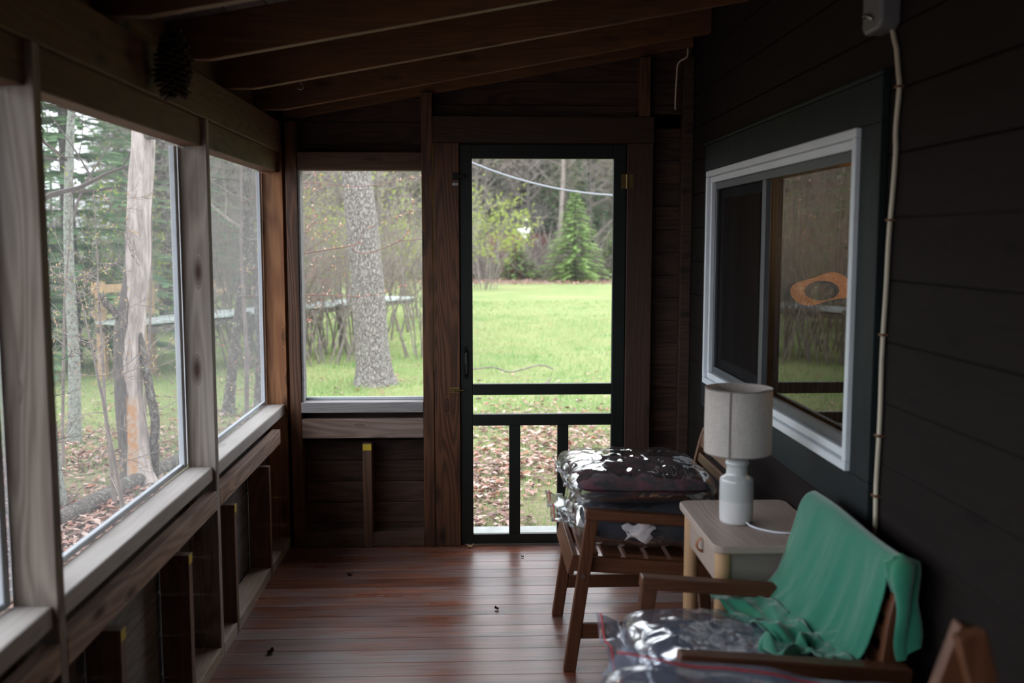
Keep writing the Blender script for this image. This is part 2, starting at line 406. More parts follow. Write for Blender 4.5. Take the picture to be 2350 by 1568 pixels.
def cushion(name, a, b, scale=14):
    m, nt, out = newmat(name); t = NT(nt)
    v = t.coords((1,1,1)); f = t.ramp(t.noise(v, scale, 4, .6), [(.42, 0), (.6, 1)])
    p = t.n('BsdfPrincipled'); p.inputs['Roughness'].default_value = .85
    t.l(t.mix(f, a, b), p.inputs['Base Color']); t.l(t.bump(t.noise(v, 90, 3), .3, .003), p.inputs['Normal']); t.l(p.outputs[0], out.inputs[0]); return m
M['navy'] = cushion('navy_canvas', (.010,.012,.020), (.022,.026,.04), 5)
M['burgundy'] = cushion('burgundy_black_print', (.010,.007,.009), (.10,.02,.035), 18)
M['blue_cloth'] = cushion('slate_blue_canvas', (.05,.075,.13), (.085,.11,.165), 6)
M['navy2'] = cushion('dark_blue_canvas', (.018,.022,.04), (.04,.045,.075), 6)
M['dry_leaf'] = leafmat('dry_floor_leaf', [(.05,.02,.012), (.09,.035,.02)], .1)
M['tan_leaf'] = leafmat('tan_floor_leaf', [(.38,.24,.13), (.42,.27,.15)], .1)
# outdoors
M['bark_oak'] = bark('oak_bark', (.085,.073,.066), (.36,.33,.31), (.38,.40,.36), 2.4, .15, 1.0)
M['bark_grey'] = bark('grey_bark', (.06,.05,.045), (.17,.15,.135), (.30,.31,.27), 3, .4)
M['bark_lichen'] = bark('lichen_bark', (.085,.08,.07), (.24,.23,.21), (.38,.42,.36), 4, .9)
M['bark_pale'] = bark('pale_bark', (.25,.20,.18), (.42,.36,.33), (.45,.45,.42), 2, .3)
def snagmat():
    m, nt, out = newmat('peeled_snag_wood'); t = NT(nt)
    v = t.coords((14,14,2.2)); v2 = t.coords((1,1,1))
    f = t.noise(v, 2, 6, .7)
    wd = t.mix(t.ramp(f, [(.35, 0), (.65, 1)]), (.26,.22,.20), (.60,.53,.49))
    bk = t.mix(t.ramp(t.noise(v, 5, 5, .7), [(.3, 0), (.7, 1)]), (.05,.042,.038), (.17,.15,.135))
    tc = t.n('TexCoord'); sep = t.n('SeparateXYZ'); t.l(tc.outputs['Object'], sep.inputs[0])
    side = t.math('MULTIPLY_ADD', sep.outputs[0], -4.5, t.noise(t.coords((5,5,1.1)), 1.2, 4, .6))
    col = t.mix(t.ramp(side, [(.57, 0), (.61, 1)]), wd, bk)
    z = sep.outputs[2]
    low = t.math('MULTIPLY', t.ramp(t.math('ABSOLUTE', t.math('SUBTRACT', z, .36)), [(.26, 1), (.36, 0)]), t.ramp(t.math('ABSOLUTE', t.math('MULTIPLY_ADD', sep.outputs[0], 9, t.math('MULTIPLY_ADD', f, .8, -.35))), [(.28, 1), (.4, 0)]))
    col = t.mix(low, col, t.mix(t.ramp(t.noise(v2, 26, 4, .7), [(.45, 0), (.6, 1)]), (.52,.27,.13), (.5,.4,.31)))
    p = t.n('BsdfPrincipled'); p.inputs['Roughness'].default_value = .9; t.l(col, p.inputs['Base Color'])
    t.l(t.bump(f, .7, .02), p.inputs['Normal']); t.l(p.outputs[0], out.inputs[0]); return m
M['snag'] = snagmat()
M['twig'] = plain('grey_brown_twig', (.20,.17,.152), .9, var=.3)
M['twig_dark'] = plain('dark_twig', (.07,.055,.05), .9, var=.3)
M['twig_red'] = plain('reddish_twig', (.17,.10,.085), .8, var=.3)
M['needles'] = leafmat('spruce_needles', [(.08,.16,.08), (.125,.225,.105), (.165,.28,.125)], .38)
M['needles_dark'] = leafmat('dark_conifer_needles', [(.065,.105,.062), (.095,.145,.08), (.12,.18,.09)], .32)
M['needles_fresh'] = leafmat('fresh_fir_needles', [(.18,.27,.09), (.25,.37,.12), (.31,.45,.16)], .42)
M['leaf_yellow'] = leafmat('young_yellow_green_leaf', [(.30,.38,.05), (.42,.48,.09), (.25,.36,.07)], .5)
M['leaf_olive'] = leafmat('dull_olive_leaf', [(.20,.22,.10), (.28,.28,.14), (.22,.26,.13)], .45)
M['leaf_orange'] = leafmat('young_orange_leaf', [(.46,.27,.16), (.52,.38,.2), (.46,.42,.2)], .5)
M['leaf_red'] = leafmat('red_bud', [(.5,.17,.12), (.62,.30,.22), (.7,.6,.42)], .4)
M['grass'] = leafmat('spring_grass', [(.17,.29,.10), (.25,.37,.14), (.35,.40,.18), (.40,.39,.21)], .5, pos=1.1)
M['litter'] = leafmat('brown_fallen_leaves', [(.11,.045,.03), (.24,.12,.085), (.38,.24,.19), (.46,.36,.32), (.30,.11,.06)], .15, .45, spec=.5)
M['boardwalk'] = plain('wet_grey_planks', (.40,.45,.44), .4, var=.15)
M['newwood'] = wood('raw_yellow_lumber', (.30,.19,.10), (.46,.32,.19), 'Z', .7, None, 0, .2)
M['red_paint'] = plain('barn_red_paint', (.42,.04,.05), .7, var=.1)
M['white_paint'] = plain('white_paint', (.80,.80,.80), .5)
M['roof_grey'] = plain('dark_roofing', (.07,.065,.06), .8)
M['wet_cable'] = plain('wet_overhead_cable', (.22,.235,.27), .35)
M['stone'] = plain('grey_stone_step', (.26,.28,.265), .7, bumpscale=30, var=.2)

# ------------------------------------------------------------------ the porch shell
XL, XR, YF, YB = -.94, 1.084, 4.9375, -2.3
EAVE = 2.135                                   # underside of rafter seats
SLOPE = .182
def rz(x): return EAVE + max(0, x+.86)*SLOPE  # underside of a rafter at x

# floor boards run across the porch
f = MB(); y = YB
while y < 5.04:
    f.box(-1.06, 1.10, y+.0006, y+.1139, -.03, 0); y += .1145
tag(f.build('floor', M['floor'], bevel=.0012, seg=1), 'worn red-brown stained plank floor of the porch', 'floor', None, 'structure')
# roof deck boards run along the porch
dk = MB(); x = -1.45
while x < 1.12:
    xa, xb = x+.002, x+.128
    za, zb = EAVE+.14+(xa+.86)*SLOPE, EAVE+.14+(xb+.86)*SLOPE
    dk.quad_strip([[(xa,yy,za),(xb,yy,zb),(xb,yy,zb+.02),(xa,yy,za+.02)] for yy in (YB-.2, 5.35)])
    x += .13
tag(dk.build('ceiling', M['deck']), 'dark plank roof deck above the rafters', 'ceiling', None, 'structure')
rf = MB(); rf.quad_strip([[(-1.5,yy,EAVE+.162+(-1.5+.86)*SLOPE),(1.3,yy,EAVE+.162+2.16*SLOPE),(1.3,yy,EAVE+.19+2.16*SLOPE),(-1.5,yy,EAVE+.19+(-1.5+.86)*SLOPE)] for yy in (YB-.25, 5.4)])
tag(rf.build('roof', M['roof_grey']), 'grey roofing over the porch boards', 'roof', None, 'structure')
# rafters
RL = ['rafter closest to the end wall, low over the screened door', 'second rafter out from the end wall, with the small cup hook',
      'third rafter out from the end wall, behind the hanging pine cone', 'fourth rafter out from the end wall, at the top edge of the photo']
for i in range(5):
    yy = 4.62 - i*.632
    b = MB()
    xs = XR-.002
    b.prism([(-1.30,EAVE-.02+.04),(-1.05,EAVE),(-.86,EAVE),(xs,rz(xs)),(xs,rz(xs)+.14),(-1.30,EAVE+.14-.44*SLOPE)], 'y', yy, yy+.04)
    o = b.build('rafter', M['rafter'], bevel=.002, seg=1)
    if i < 4: tag(o, 'orange-brown '+RL[i], 'rafter', 'sloping rafters', 'structure')
    else: tag(o, 'fifth rafter out from the end wall, above the top edge of the photo', 'rafter', 'sloping rafters', 'structure')
b = MB(); b.prism([(-.93,EAVE+.005),(-.86,EAVE+.005),(XR-.01,rz(XR)),(XR-.01,rz(XR)+.13),(-.93,EAVE+.13)], 'y', YF+.02, YF+.058)
tag(b.build('rafter', M['rafter'], bevel=.002, seg=1), 'end rafter set into the end wall above the corner window', 'rafter', 'sloping rafters', 'structure')

for i in range(4):
    y1_ = 4.62-i*.632; y0_ = y1_-.592
    tag(MB().box(-1.035, -.995, y0_, y1_, 2.1185, 2.30).build('blocking', M['beam'], bevel=.002), 'dark blocking board above the left beam between the %s' % ('first and second rafters', 'second and third rafters', 'third and fourth rafters', 'fourth and fifth rafters')[i], 'blocking', 'blocking between rafters', 'structure')
tag(MB().box(-1.035, -.995, 4.661, 5.06, 2.1185, 2.30).build('blocking', M['beam'], bevel=.002), 'dark blocking board above the left beam in the far corner', 'blocking', None, 'structure')
# left wall: beam, header, posts, sills, rails, short studs, base plate, siding
wbox('beam', M['beam'], (-1.04, XL, YB, 5.06, 1.972, 2.118), 'long brown top beam over the left-hand screens', 'beam')
b = MB()
for k in range(5): b.box(-1.062, -1.044, YB, 5.06, -.03+k*.142, .110+k*.142)
tag(b.build('wall_left', M['siding_y'], bevel=.002, seg=1), 'weathered siding boards behind the short studs of the left wall', 'wall', None, 'structure')
posts = [(2.205, 2.245, 'post', 'near grey knotty post at the left edge of the photo'), (3.583, 3.623, 'post', 'weathered two-tone post between the two left screens'),
         (4.965, 5.06, 'post_orange', 'orange-toned corner post with dark knots beside the left screen')]
posts.append((.827, .867, 'post', None))
for y0, y1, mt, lab in posts:
    tag(MB().box(-1.042, XL, y0, y1, 0, 1.972).build('post', M[mt], bevel=.003), lab or 'left wall post out of the photo, nearest the camera', 'post', 'left wall posts', 'structure')
bays = [(2.245, 3.583, 'left screen opening, the middle one'), (3.623, 4.965, 'left screen opening next to the corner'),
        (.867, 2.205, 'left screen opening closest to the camera')]
NM = {0: 'between the near post and the two-tone post', 1: 'between the two-tone post and the orange corner post', 2: 'nearest the camera, before the near post'}
for i, (y0, y1, lab) in enumerate(bays):
    s = NM.get(i)
    sill = MB().box(-1.046, -.952, y0, y1, .678, .73)
    o = sill.build('sill_board', M['sill_y'], bevel=.006)
    tag(o, 'grey weathered sill board %s' % s if s else 'grey sill board out of the photo behind the camera', 'sill', 'left sill boards' if s else 'unseen sill boards', 'structure')
    o = MB().box(-.978, XL+.001, y0, y1-.20 if i == 1 else y1, .571, .641).build('rail', M['block_y'], bevel=.003)
    tag(o, 'brown-grey rail under the sill %s' % s if s else 'brown rail out of the photo behind the camera', 'rail', 'left rails' if s else 'unseen rails', 'structure')
    o = MB().box(-1.03, -.957, y0, y1, 1.876, 1.972).build('header', M['beam'], bevel=.003)
    tag(o, 'brown header board over the screen %s' % s if s else 'header board out of the photo behind the camera', 'header', 'left headers' if s else 'unseen headers', 'structure')
    o = MB().box(-1.036, XL, y0, y1, 0, .05).build('baseboard_left', M['plate_y'], bevel=.003)
    tag(o, 'base plate along the floor %s' % s if s else 'base plate out of the photo behind the camera', 'base plate', 'left base plates' if s else 'unseen base plates', 'structure')
    w = thing('window_%d' % (i+1), (-1.05, (y0+y1)/2, .73), ('insect screen panel %s, white strips round it' % s) if s else 'insect screen out of the photo behind the camera', 'screen', None if s else 'unseen screens', 'structure')
    local(w, MB().grid([[(-1.052, y0, .71), (-1.052, y0, 1.97)], [(-1.052, y1, .71), (-1.052, y1, 1.97)]])).build('screen', M['screen'], w)
    for mb in (MB().box(-1.062, -1.043, y1-.034, y1, .7305, 1.876), MB().box(-1.062, -1.043, y0, y0+.034, .7305, 1.876), MB().box(-1.062, -1.046, y0+.034, y1-.034, .7305, .748)):
        local(w, mb).build('moulding', M['white_mould'], w, bevel=.002)
def stud(y0, y1, x0, x1, yel, lab, mat='stud', top=.522, front=False):
    r = thing('stud', ((x0+x1)/2, (y0+y1)/2, 0), lab, 'stud', 'short studs below the sills', 'structure')
    local(r, MB().box(x0, x1, y0, y1, 0, top)).build('timber', M[mat], r, bevel=.002)
    if yel: local(r, MB().box(x0+.001, x1-.001, y0-.0012, y0+.001, top-.034, top-.003) if front else MB().box(x1-.001, x1+.0012, y0+.001, y1-.001, top-.032, top-.002)).build('painted_tip', M['yellow'], r)
    return r
stud(2.573, 2.613, -1.034, XL+.001, 1, 'yellow-tipped short stud nearest the camera below the left sill')
stud(3.202, 3.242, -1.034, XL+.001, 1, 'short stud with a yellow tip just before the two-tone post')
stud(3.824, 3.862, -1.034, XL+.001, 1, 'short stud with a yellow tip just past the two-tone post')
stud(4.477, 4.515, -1.034, XL+.001, 0, 'plain short stud nearest the corner below the left sill')

# end wall
b = MB()
for k in range(6): b.box(-.865, -.26, 5.032, 5.05, -.01+k*.109, .0965+k*.109)
b.box(-.865, -.26, 5.032, 5.05, .64, .70)
for k in range(6):
    b.box(-.865, -.26, 5.032, 5.05, 1.9+k*.115, 2.013+k*.115)
    b.box(-.26, 1.084, 5.032, 5.05, 2.10+k*.115, 2.213+k*.115)
for k in range(19): b.box(.80, 1.12, 5.032, 5.05, -.01+k*.115, .104+k*.115)
b.box(-1.08, -.25, 5.052, 5.07, 1.89, 2.75); b.box(-.26, 1.3, 5.052, 5.07, 2.03, 2.75); b.box(.76, 1.3, 5.052, 5.07, -.1, 2.03); b.box(-1.08, -.25, 5.052, 5.07, -.1, .735); b.box(-1.08, -.87, 5.052, 5.07, .735, 1.89); b.box(-.262, -.075, 5.052, 5.07, -.1, 2.03)
tag(b.build('wall_back', M['siding_x'], bevel=.002, seg=1), 'dark horizontal siding boards of the end wall', 'wall', None, 'structure')
wbox('corner_stud', M['doorpost'], (-.92, -.866, YF, 5.031, 0, 2.12), 'dark corner stud left of the end wall window', 'stud')
wbox('header', M['plate_x'], (-.866, -.26, YF+.01, 5.031, 1.888, 1.975), 'header board over the corner window in the end wall', 'header')
wbox('sill_board', M['sill_x'], (-.866, -.26, YF-.006, 5.031, .689, .742), 'grey sill board under the corner window in the end wall', 'sill')
wbox('rail', M['block_x'], (-.866, -.26, YF+.001, YF+.04, .559, .657), 'rough brown-grey rail under the corner window sill', 'rail')
wbox('baseboard_back', M['plate_x'], (-.866, -.26, YF+.001, 5.031, 0, .072), 'brown base plate at the foot of the end wall', 'base plate')
stud(YF-.006, 5.028, -.566, -.521, 1, 'dark short stud with a bright yellow tip under the corner window', top=.532, front=True)
wbox('door_post', M['doorpost'], (-.26, -.206, YF-.004, 5.031, 0, 2.262), 'tall reddish post between the corner window and the door', 'post')
wbox('trim_1', M['doorpost'], (-.204, -.076, YF, YF+.03, 0, 2.02), 'wide reddish-brown trim board left of the screen door', 'trim')
wbox('trim_2', M['doortrim_x'], (-.204, .882, YF-.006, YF+.03, 2.021, 2.148), 'wide brown head board over the screen door', 'trim')
wbox('trim_3', M['doortrim'], (.752, .880, YF, YF+.03, 0, 2.02), 'wide brown trim board right of the screen door', 'trim')
wbox('stud', M['doorpost'], (.808, .862, YF, 5.03, 2.149, rz(.80)-.002), 'short vertical stud above the head board by the right corner', 'stud')
wbox('trim_4', M['yellow'], (-.2055, -.2042, YF-.001, YF+.02, .9, 2.02), 'thin yellow line along the reddish door post', 'trim', bevel=0)
wbox('trim_5', M['siding_x'], (1.03, 1.083, YF+.03, 5.03, 0, 2.45), 'dark stud in the right rear corner of the porch', 'stud')
w = thing('window_6', (-.56, 5.0, .742), 'screened corner window in the end wall with the thick trunk behind it', 'window', None, 'structure')
local(w, MB().grid([[(-.866, 5.008, .742), (-.866, 5.008, 1.9)], [(-.26, 5.008, .742), (-.26, 5.008, 1.9)]])).build('screen', M['screen_corner'], w)
local(w, MB().box(-.8655, -.853, YF+.012, 5.03, .7425, 1.8875)).build('moulding', M['sill_x'], w, bevel=.002)
local(w, MB().box(-.853, -.2605, 5.01, 5.03, .7425, .757)).build('moulding', M['white_mould'], w, bevel=.002)

# screen door
DY = YF+.012
d = thing('door_1', (.335, DY, 0), 'black-painted wooden screen door with three lower panels', 'door', None, 'structure')
def dpart(name, x0, x1, z0, z1, y0=DY, y1=DY+.03): return local(d, MB().box(x0, x1, y0, y1, z0, z1)).build(name, M['black_paint'], d, bevel=.003)
dpart('stile', -.073, -.012, .004, 2.014); dpart('stile', .686, .749, .004, 2.014)
dpart('top_rail', -.012, .686, 1.945, 2.014)
dpart('rail', -.012, .686, .772, .828); dpart('rail', -.012, .686, .616, .674); dpart('bottom_rail', -.012, .686, .004, .055)
dpart('mullion', .170, .226, .055, .616); dpart('mullion', .414, .470, .055, .616)
for x0, x1, z0, z1 in ((-.012,.686,.828,1.945), (-.012,.686,.674,.772), (-.012,.17,.055,.616), (.226,.414,.055,.616), (.47,.686,.055,.616)):
    local(d, MB().grid([[(x0,DY+.018,z0),(x0,DY+.018,z1)],[(x1,DY+.018,z0),(x1,DY+.018,z1)]])).build('screen', M['screen_door'], d)
h = MB().box(-.058, -.036, DY-.003, DY, .855, 1.02)
h.tube([(-.047,DY-.003,.87),(-.047,DY-.032,.885),(-.047,DY-.036,.935),(-.047,DY-.032,.985),(-.047,DY-.003,1.0)], .0055, 8)
local(d, h).build('handle', M['black_metal'], d, smooth=False)
hg = MB().box(.724, .749, DY-.003, DY, 1.80, 1.87); hg.box(.753, .782, YF-.004, YF, 1.80, 1.87); hg.tube([(.751,YF-.006,1.80),(.751,YF-.006,1.87)], .0065, 10)
for zz in (1.815, 1.835, 1.855): hg.lathe([(.0001,0),(.004,0)], (0,0,0)) if 0 else hg.box(.732,.739,DY-.005,DY-.003,zz-.0035,zz+.0035)
local(d, hg).build('hinge', M['brass'], d)
hg = MB().box(.724, .749, DY-.003, DY, .25, .32); hg.box(.753, .782, YF-.004, YF, .25, .32); hg.tube([(.751,YF-.006,.25),(.751,YF-.006,.32)], .0065, 10)
local(d, hg).build('hinge', M['brass'], d)
lt = thing('hook_latch', (-.10, YF, 1.84), 'small black latch with a pale plate high on the left door trim', 'latch')
local(lt, MB().box(-.108, -.079, YF-.012, YF-.0005, 1.84, 1.875).box(-.079, -.05, YF-.012, YF-.006, 1.850, 1.866)).build('latch_body', M['black_metal'], lt, bevel=.002)
local(lt, MB().box(-.108, -.080, YF-.003, YF-.0005, 1.812, 1.828)).build('strike_plate', M['steel'], lt, bevel=.001)
lt = thing('barrel_bolt', (-.10, YF, .79), 'tarnished brass bolt on the left door trim at the middle rail', 'bolt')
local(lt, MB().box(-.125, -.078, YF-.004, YF-.0005, .785, .815)).build('plate', M['brass'], lt, bevel=.001)
local(lt, MB().tube([(-.128,YF-.009,.80),(-.058,YF-.009,.80)], .0045, 10).tube([(-.1,YF-.009,.80),(-.1,YF-.024,.796)], .003, 8)).build('slide_bar', M['brass'], lt)

for bx_ in ((-.095, -.055, YF+.05, 5.03, 0, 2.05), (.73, .77, YF+.05, 5.03, 0, 2.05), (-.055, .73, YF+.05, 5.03, 2.0, 2.05)):
    local(d, MB().box(*bx_)).build('door_stop', M['doortrim'], d)
# right wall, boards with an opening for the window
WY0, WY1, WZ0, WZ1 = 2.74, 4.525, .893, 1.857
b = MB(); z = -.02; k = 0
while z < 2.75:
    h = .163; z1 = z+h-.0025
    def seg(y0, y1, za, zb):
        if zb-za < .003: return
        p = [(XR, za), (XR, zb-.004), (XR+.004, zb), (XR+.02, zb), (XR+.02, za)]
        b.prism(p, 'y', y0, y1)
    if z1 <= WZ0 or z >= WZ1: seg(YB, 5.05, z, z1)
    else:
        seg(YB, WY0, z, z1); seg(WY1, 5.05, z, z1)
        if z < WZ0: seg(WY0, WY1, z, WZ0)
        if z1 > WZ1: seg(WY0, WY1, WZ1, z1)
    z += h; k += 1
tag(b.build('wall_right', M['brownwall']), 'dark brown painted board wall on the right', 'wall', None, 'structure')
b = MB(); b.box(XR+.021, XR+.06, YB, WY0, -.02, 2.72); b.box(XR+.021, XR+.06, WY1, 5.05, -.02, 2.72); b.box(XR+.021, XR+.06, WY0, WY1, -.02, WZ0); b.box(XR+.021, XR+.06, WY0, WY1, WZ1, 2.72)
tag(b.build('wall_core', M['room_dark']), 'solid core behind the dark brown boards', 'wall', None, 'structure')
tag(MB().box(-1.06, XR, YB-.04, YB, 0, 2.7).build('wall_front', M['siding_x']), 'wall closing the porch behind the camera', 'wall', None, 'structure')
# dim room behind the window: five faces
b = MB()
b.box(3.4, 3.44, 1.6, 5.6, .0, 2.5); b.box(XR+.061, 3.4, 1.56, 1.6, 0, 2.5); b.box(XR+.061, 3.4, 5.6, 5.64, 0, 2.5); b.box(XR+.061, 3.4, 1.6, 5.6, -.04, 0); b.box(XR+.061, 3.4, 1.6, 5.6, 2.5, 2.54)
tag(b.build('wall_interior', M['room_dark']), 'dim inside room seen through the window', 'room', None, 'structure')
# casing
for i, (bx, lab) in enumerate((((XR-.024, XR-.001, 2.604, 4.60, 1.858, 1.977), 'top board of the black-green window casing'), ((XR-.024, XR-.001, 2.604, 4.60, .776, .892), 'bottom board of the black-green window casing'),
          ((XR-.024, XR-.001, 2.604, 2.739, .8925, 1.8575), 'near upright board of the black-green window casing'), ((XR-.024, XR-.001, 4.526, 4.60, .8925, 1.8575), 'far upright board of the black-green window casing'))):
    wbox('trim_%d' % (6+i), M['casing'], bx, lab, 'casing', 'window casing boards')
wbox('trim_10', M['casing'], (XR-.030, XR-.001, 2.59, 4.62, 1.9775, 1.99), 'thin drip cap along the top of the window casing', 'casing')
w = thing('window_7', (XR, (WY0+WY1)/2, WZ0), 'white-framed sliding window in the dark brown wall', 'window', None, 'structure')
def ring(x0, x1, y0, y1, z0, z1, t):
    return (MB().box(x0,x1,y0,y1,z1-t,z1).box(x0,x1,y0,y1,z0,z0+t).box(x0,x1,y0,y0+t,z0+t,z1-t).box(x0,x1,y1-t,y1,z0+t,z1-t))
local(w, ring(XR-.038, XR+.03, WY0+.001, WY1-.001, WZ0+.001, WZ1-.001, .026)).build('outer_frame', M['vinyl'], w, bevel=.004)
local(w, ring(XR-.022, XR+.03, WY0+.028, WY1-.028, WZ0+.028, WZ1-.028, .026)).build('inner_frame', M['vinyl'], w, bevel=.003)
local(w, ring(XR-.006, XR+.012, WY0+.055, WY1-.055, WZ0+.055, WZ1-.055, .03)).build('screen_frame', M['grey_track'], w, bevel=.002)
MY = 3.70
local(w, MB().box(XR-.010, XR+.014, MY-.022, MY+.022, WZ0+.085, WZ1-.085)).build('meeting_stile', M['grey_track'], w, bevel=.003)
local(w, ring(XR+.014, XR+.03, MY+.05, WY1-.085, WZ0+.085, WZ1-.085, .04)).build('sash', M['grey_track'], w, bevel=.002)
local(w, MB().grid([[(XR+.004,MY+.02,WZ0+.08),(XR+.004,MY+.02,WZ1-.08)],[(XR+.004,WY1-.08,WZ0+.08),(XR+.004,WY1-.08,WZ1-.08)]])).build('insect_screen', M['screen_dark'], w)
local(w, MB().grid([[(XR+.024,WY0+.05,WZ0+.05),(XR+.024,WY0+.05,WZ1-.05)],[(XR+.024,WY1-.05,WZ0+.05),(XR+.024,WY1-.05,WZ1-.05)]])).build('pane', M['glass'], w)
# curtain and oval frame inside
P = []
for i in range(40):
    y = 4.20+i*.012; P.append([(XR+.16+.018*math.sin(i*.9), y, .75), (XR+.16+.018*math.sin(i*.9+.4), y, 2.0)])
tag(MB().grid(P).build('curtain', M['curtain'], smooth=True), 'brown curtain hanging inside the left half of the window', 'curtain')
def oval(name, c, mat):
    m_ = MB(); n = 48; rings = []
    for k in range(n):
        a = 2*PI*k/n
        rx, rz_ = .130*(1+.14*math.cos(2*a)), .078*(1+.30*math.cos(2*a-1.0)+.12*math.sin(a))
        o_ = (c[0]+rx*math.cos(a), c[2]+rz_*math.sin(a)); i_ = (c[0]+.082*math.cos(a), c[2]+.046*math.sin(a))
        rings.append([(o_[0], c[1]-.012, o_[1]), (o_[0], c[1]+.012, o_[1]), (i_[0], c[1]+.012, i_[1]), (i_[0], c[1]-.012, i_[1])])
    rings.append(rings[0]); m_.quad_strip(rings, True, False)
    return m_.build(name, mat, bevel=0)
tag(oval('oval_frame', (1.60, 4.55, 1.315), M['oval_wood']), 'honey-coloured wooden frame with an oval hole seen through the window', 'frame')
tag(MB().box(1.25, 2.6, 4.58, 4.62, 0.0, 2.5).build('wall_partition', M['inner_panel']), 'dark wood-grained inside partition carrying the oval wooden frame', 'wall', None, 'structure')
tag(MB().box(1.35, 2.0, 4.40, 4.57, 1.885, 2.1).build('inner_beam', M['oval_wood'], bevel=.004), 'honey-coloured beam inside, just visible at the top of the window', 'beam', None, 'structure')
ld = bpy.data.lights.new('oval_fill_light', 'POINT'); ld.energy = 5; ld.color = (1, .62, .32); ld.shadow_soft_size = .06  # added warm fill, no visible fixture; brightens the oval frame and inner beam
lo = bpy.data.objects.new('oval_fill_light', ld); COL.objects.link(lo); lo.location = (1.9, 3.6, 1.6)

# wall box and cable on the right wall
bx = thing('junction_box', (XR, 2.62, 2.08), 'grey plastic box high on the dark wall at the top edge', 'box')
pr = [(2.555,2.10),(2.575,2.085),(2.66,2.085),(2.68,2.10),(2.68,2.30),(2.555,2.30)]
local(bx, MB().prism(pr, 'x', XR-.055, XR-.0005)).build('housing', M['box_grey'], bx, bevel=.008)
local(bx, MB().tube([(XR-.058,2.60,2.115),(XR-.062,2.62,2.128),(XR-.062,2.65,2.135),(XR-.058,2.66,2.13)], .004, 6)).build('clip', M['steel'], bx, smooth=True)
cpts = [(2.595,2.09),(2.58,2.06),(2.565,2.035),(2.558,2.01),(2.545,1.965),(2.538,1.93),(2.55,1.83),(2.545,1.77),(2.555,1.655),(2.567,1.56),(2.572,1.42),(2.582,1.25),(2.58,1.07),(2.588,.90),(2.585,.76),(2.60,.5),(2.6,.3)]
def smoothpath(pts, n=5):
    pts = [Vector(p) for p in pts]; out = []
    for i in range(len(pts)-1):
        p0, p1, p2, p3 = pts[max(i-1,0)], pts[i], pts[i+1], pts[min(i+2,len(pts)-1)]
        for k in range(n):
            t = k/n; out.append(.5*((2*p1)+(p2-p0)*t+(2*p0-5*p1+4*p2-p3)*t*t+(3*p1-p0-3*p2+p3)*t**3))
    out.append(pts[-1]); return out
def onwall(y): return XR-.0315 if 2.58 < y else XR-.008
cb = thing('wall_cable', (XR-.008, 2.58, .3), 'beige cable stapled down the dark wall beside the window casing', 'cable')
local(cb, MB().tube(smoothpath([(XR-.009, y-.005, z) for y, z in cpts]), .0065, 8)).build('cord', M['cable'], cb, smooth=True)
for z, y in ((1.935,2.533),(1.60,2.557),(1.30,2.573),(1.03,2.576),(.865,2.582)):
    local(cb, MB().box(XR-.018, XR-.0005, y-.012, y+.012, z-.003, z+.003)).build('staple', M['clip'], cb)
cb = MB().tube(smoothpath([(1.035,4.905,2.47),(1.03,4.905,2.43),(.99,4.91,2.40),(.985,4.92,2.32),(.982,4.925,2.22),(.983,4.925,2.18)]), .005, 8)
tag(cb.build('loose_cable', M['cable'], smooth=True), 'thin loose beige cable hanging in the far right corner under the last rafter', 'cable')

# hanging pine cone and hook
pc = thing('hanging_pine_cone', (-.875, 3.0, 1.965), 'large dark pine cone hanging below the rafters at left', 'pine cone')
m_ = MB(); R0 = random.Random(2)
for k in range(150):
    t = k/150; a = k*2.39996; z = .005+.185*t
    r = .022*math.sin(PI*min(1, t*.9+.12))**.7
    L = R0.uniform(.7,1.15)*.030*(.55+.6*math.sin(PI*min(1, t*.85+.12)))
    ca, sa = math.cos(a), math.sin(a); tx, ty = -sa, ca
    up = .25-.5*t*0
    base = Vector((r*ca, r*sa, z)); tip = Vector(((r+L)*ca, (r+L)*sa, z-.012+.018*t))
    T = Vector((tx, ty, 0))*.011
    m_.quad_strip([[base-T*.6+Vector((0,0,-.003)), base+T*.6+Vector((0,0,-.003)), base+T*.6+Vector((0,0,.003)), base-T*.6+Vector((0,0,.003))],
                   [tip-T+Vector((0,0,-.003)), tip+T+Vector((0,0,-.003)), tip+T+Vector((0,0,.003)), tip-T+Vector((0,0,.003))]])
m_.build('scales', M['cone'], pc)
MB().lathe([(.005,0),(.020,.03),(.024,.1),(.015,.19),(.004,.2)], n=10).build('core', M['cone'], pc)
MB().tube([(0,0,.195),(0,.01,.30)], .0012, 5).build('string', M['twig_dark'], pc)
hk = MB(); pts = [(-.70+.022, 3.988+.02, rz(-.68)+.004), (-.68, 4.008, rz(-.68)-.01)]
for k in range(9):
    a = PI/2 - k*PI*1.35/8; pts.append((-.68+.012*math.cos(a), 4.008, rz(-.68)-.022+.012*math.sin(a)))
hk.tube(pts, .0016, 6)
tag(hk.build('cup_hook', M['steel'], smooth=True), 'small steel cup hook screwed under the second rafter', 'hook')

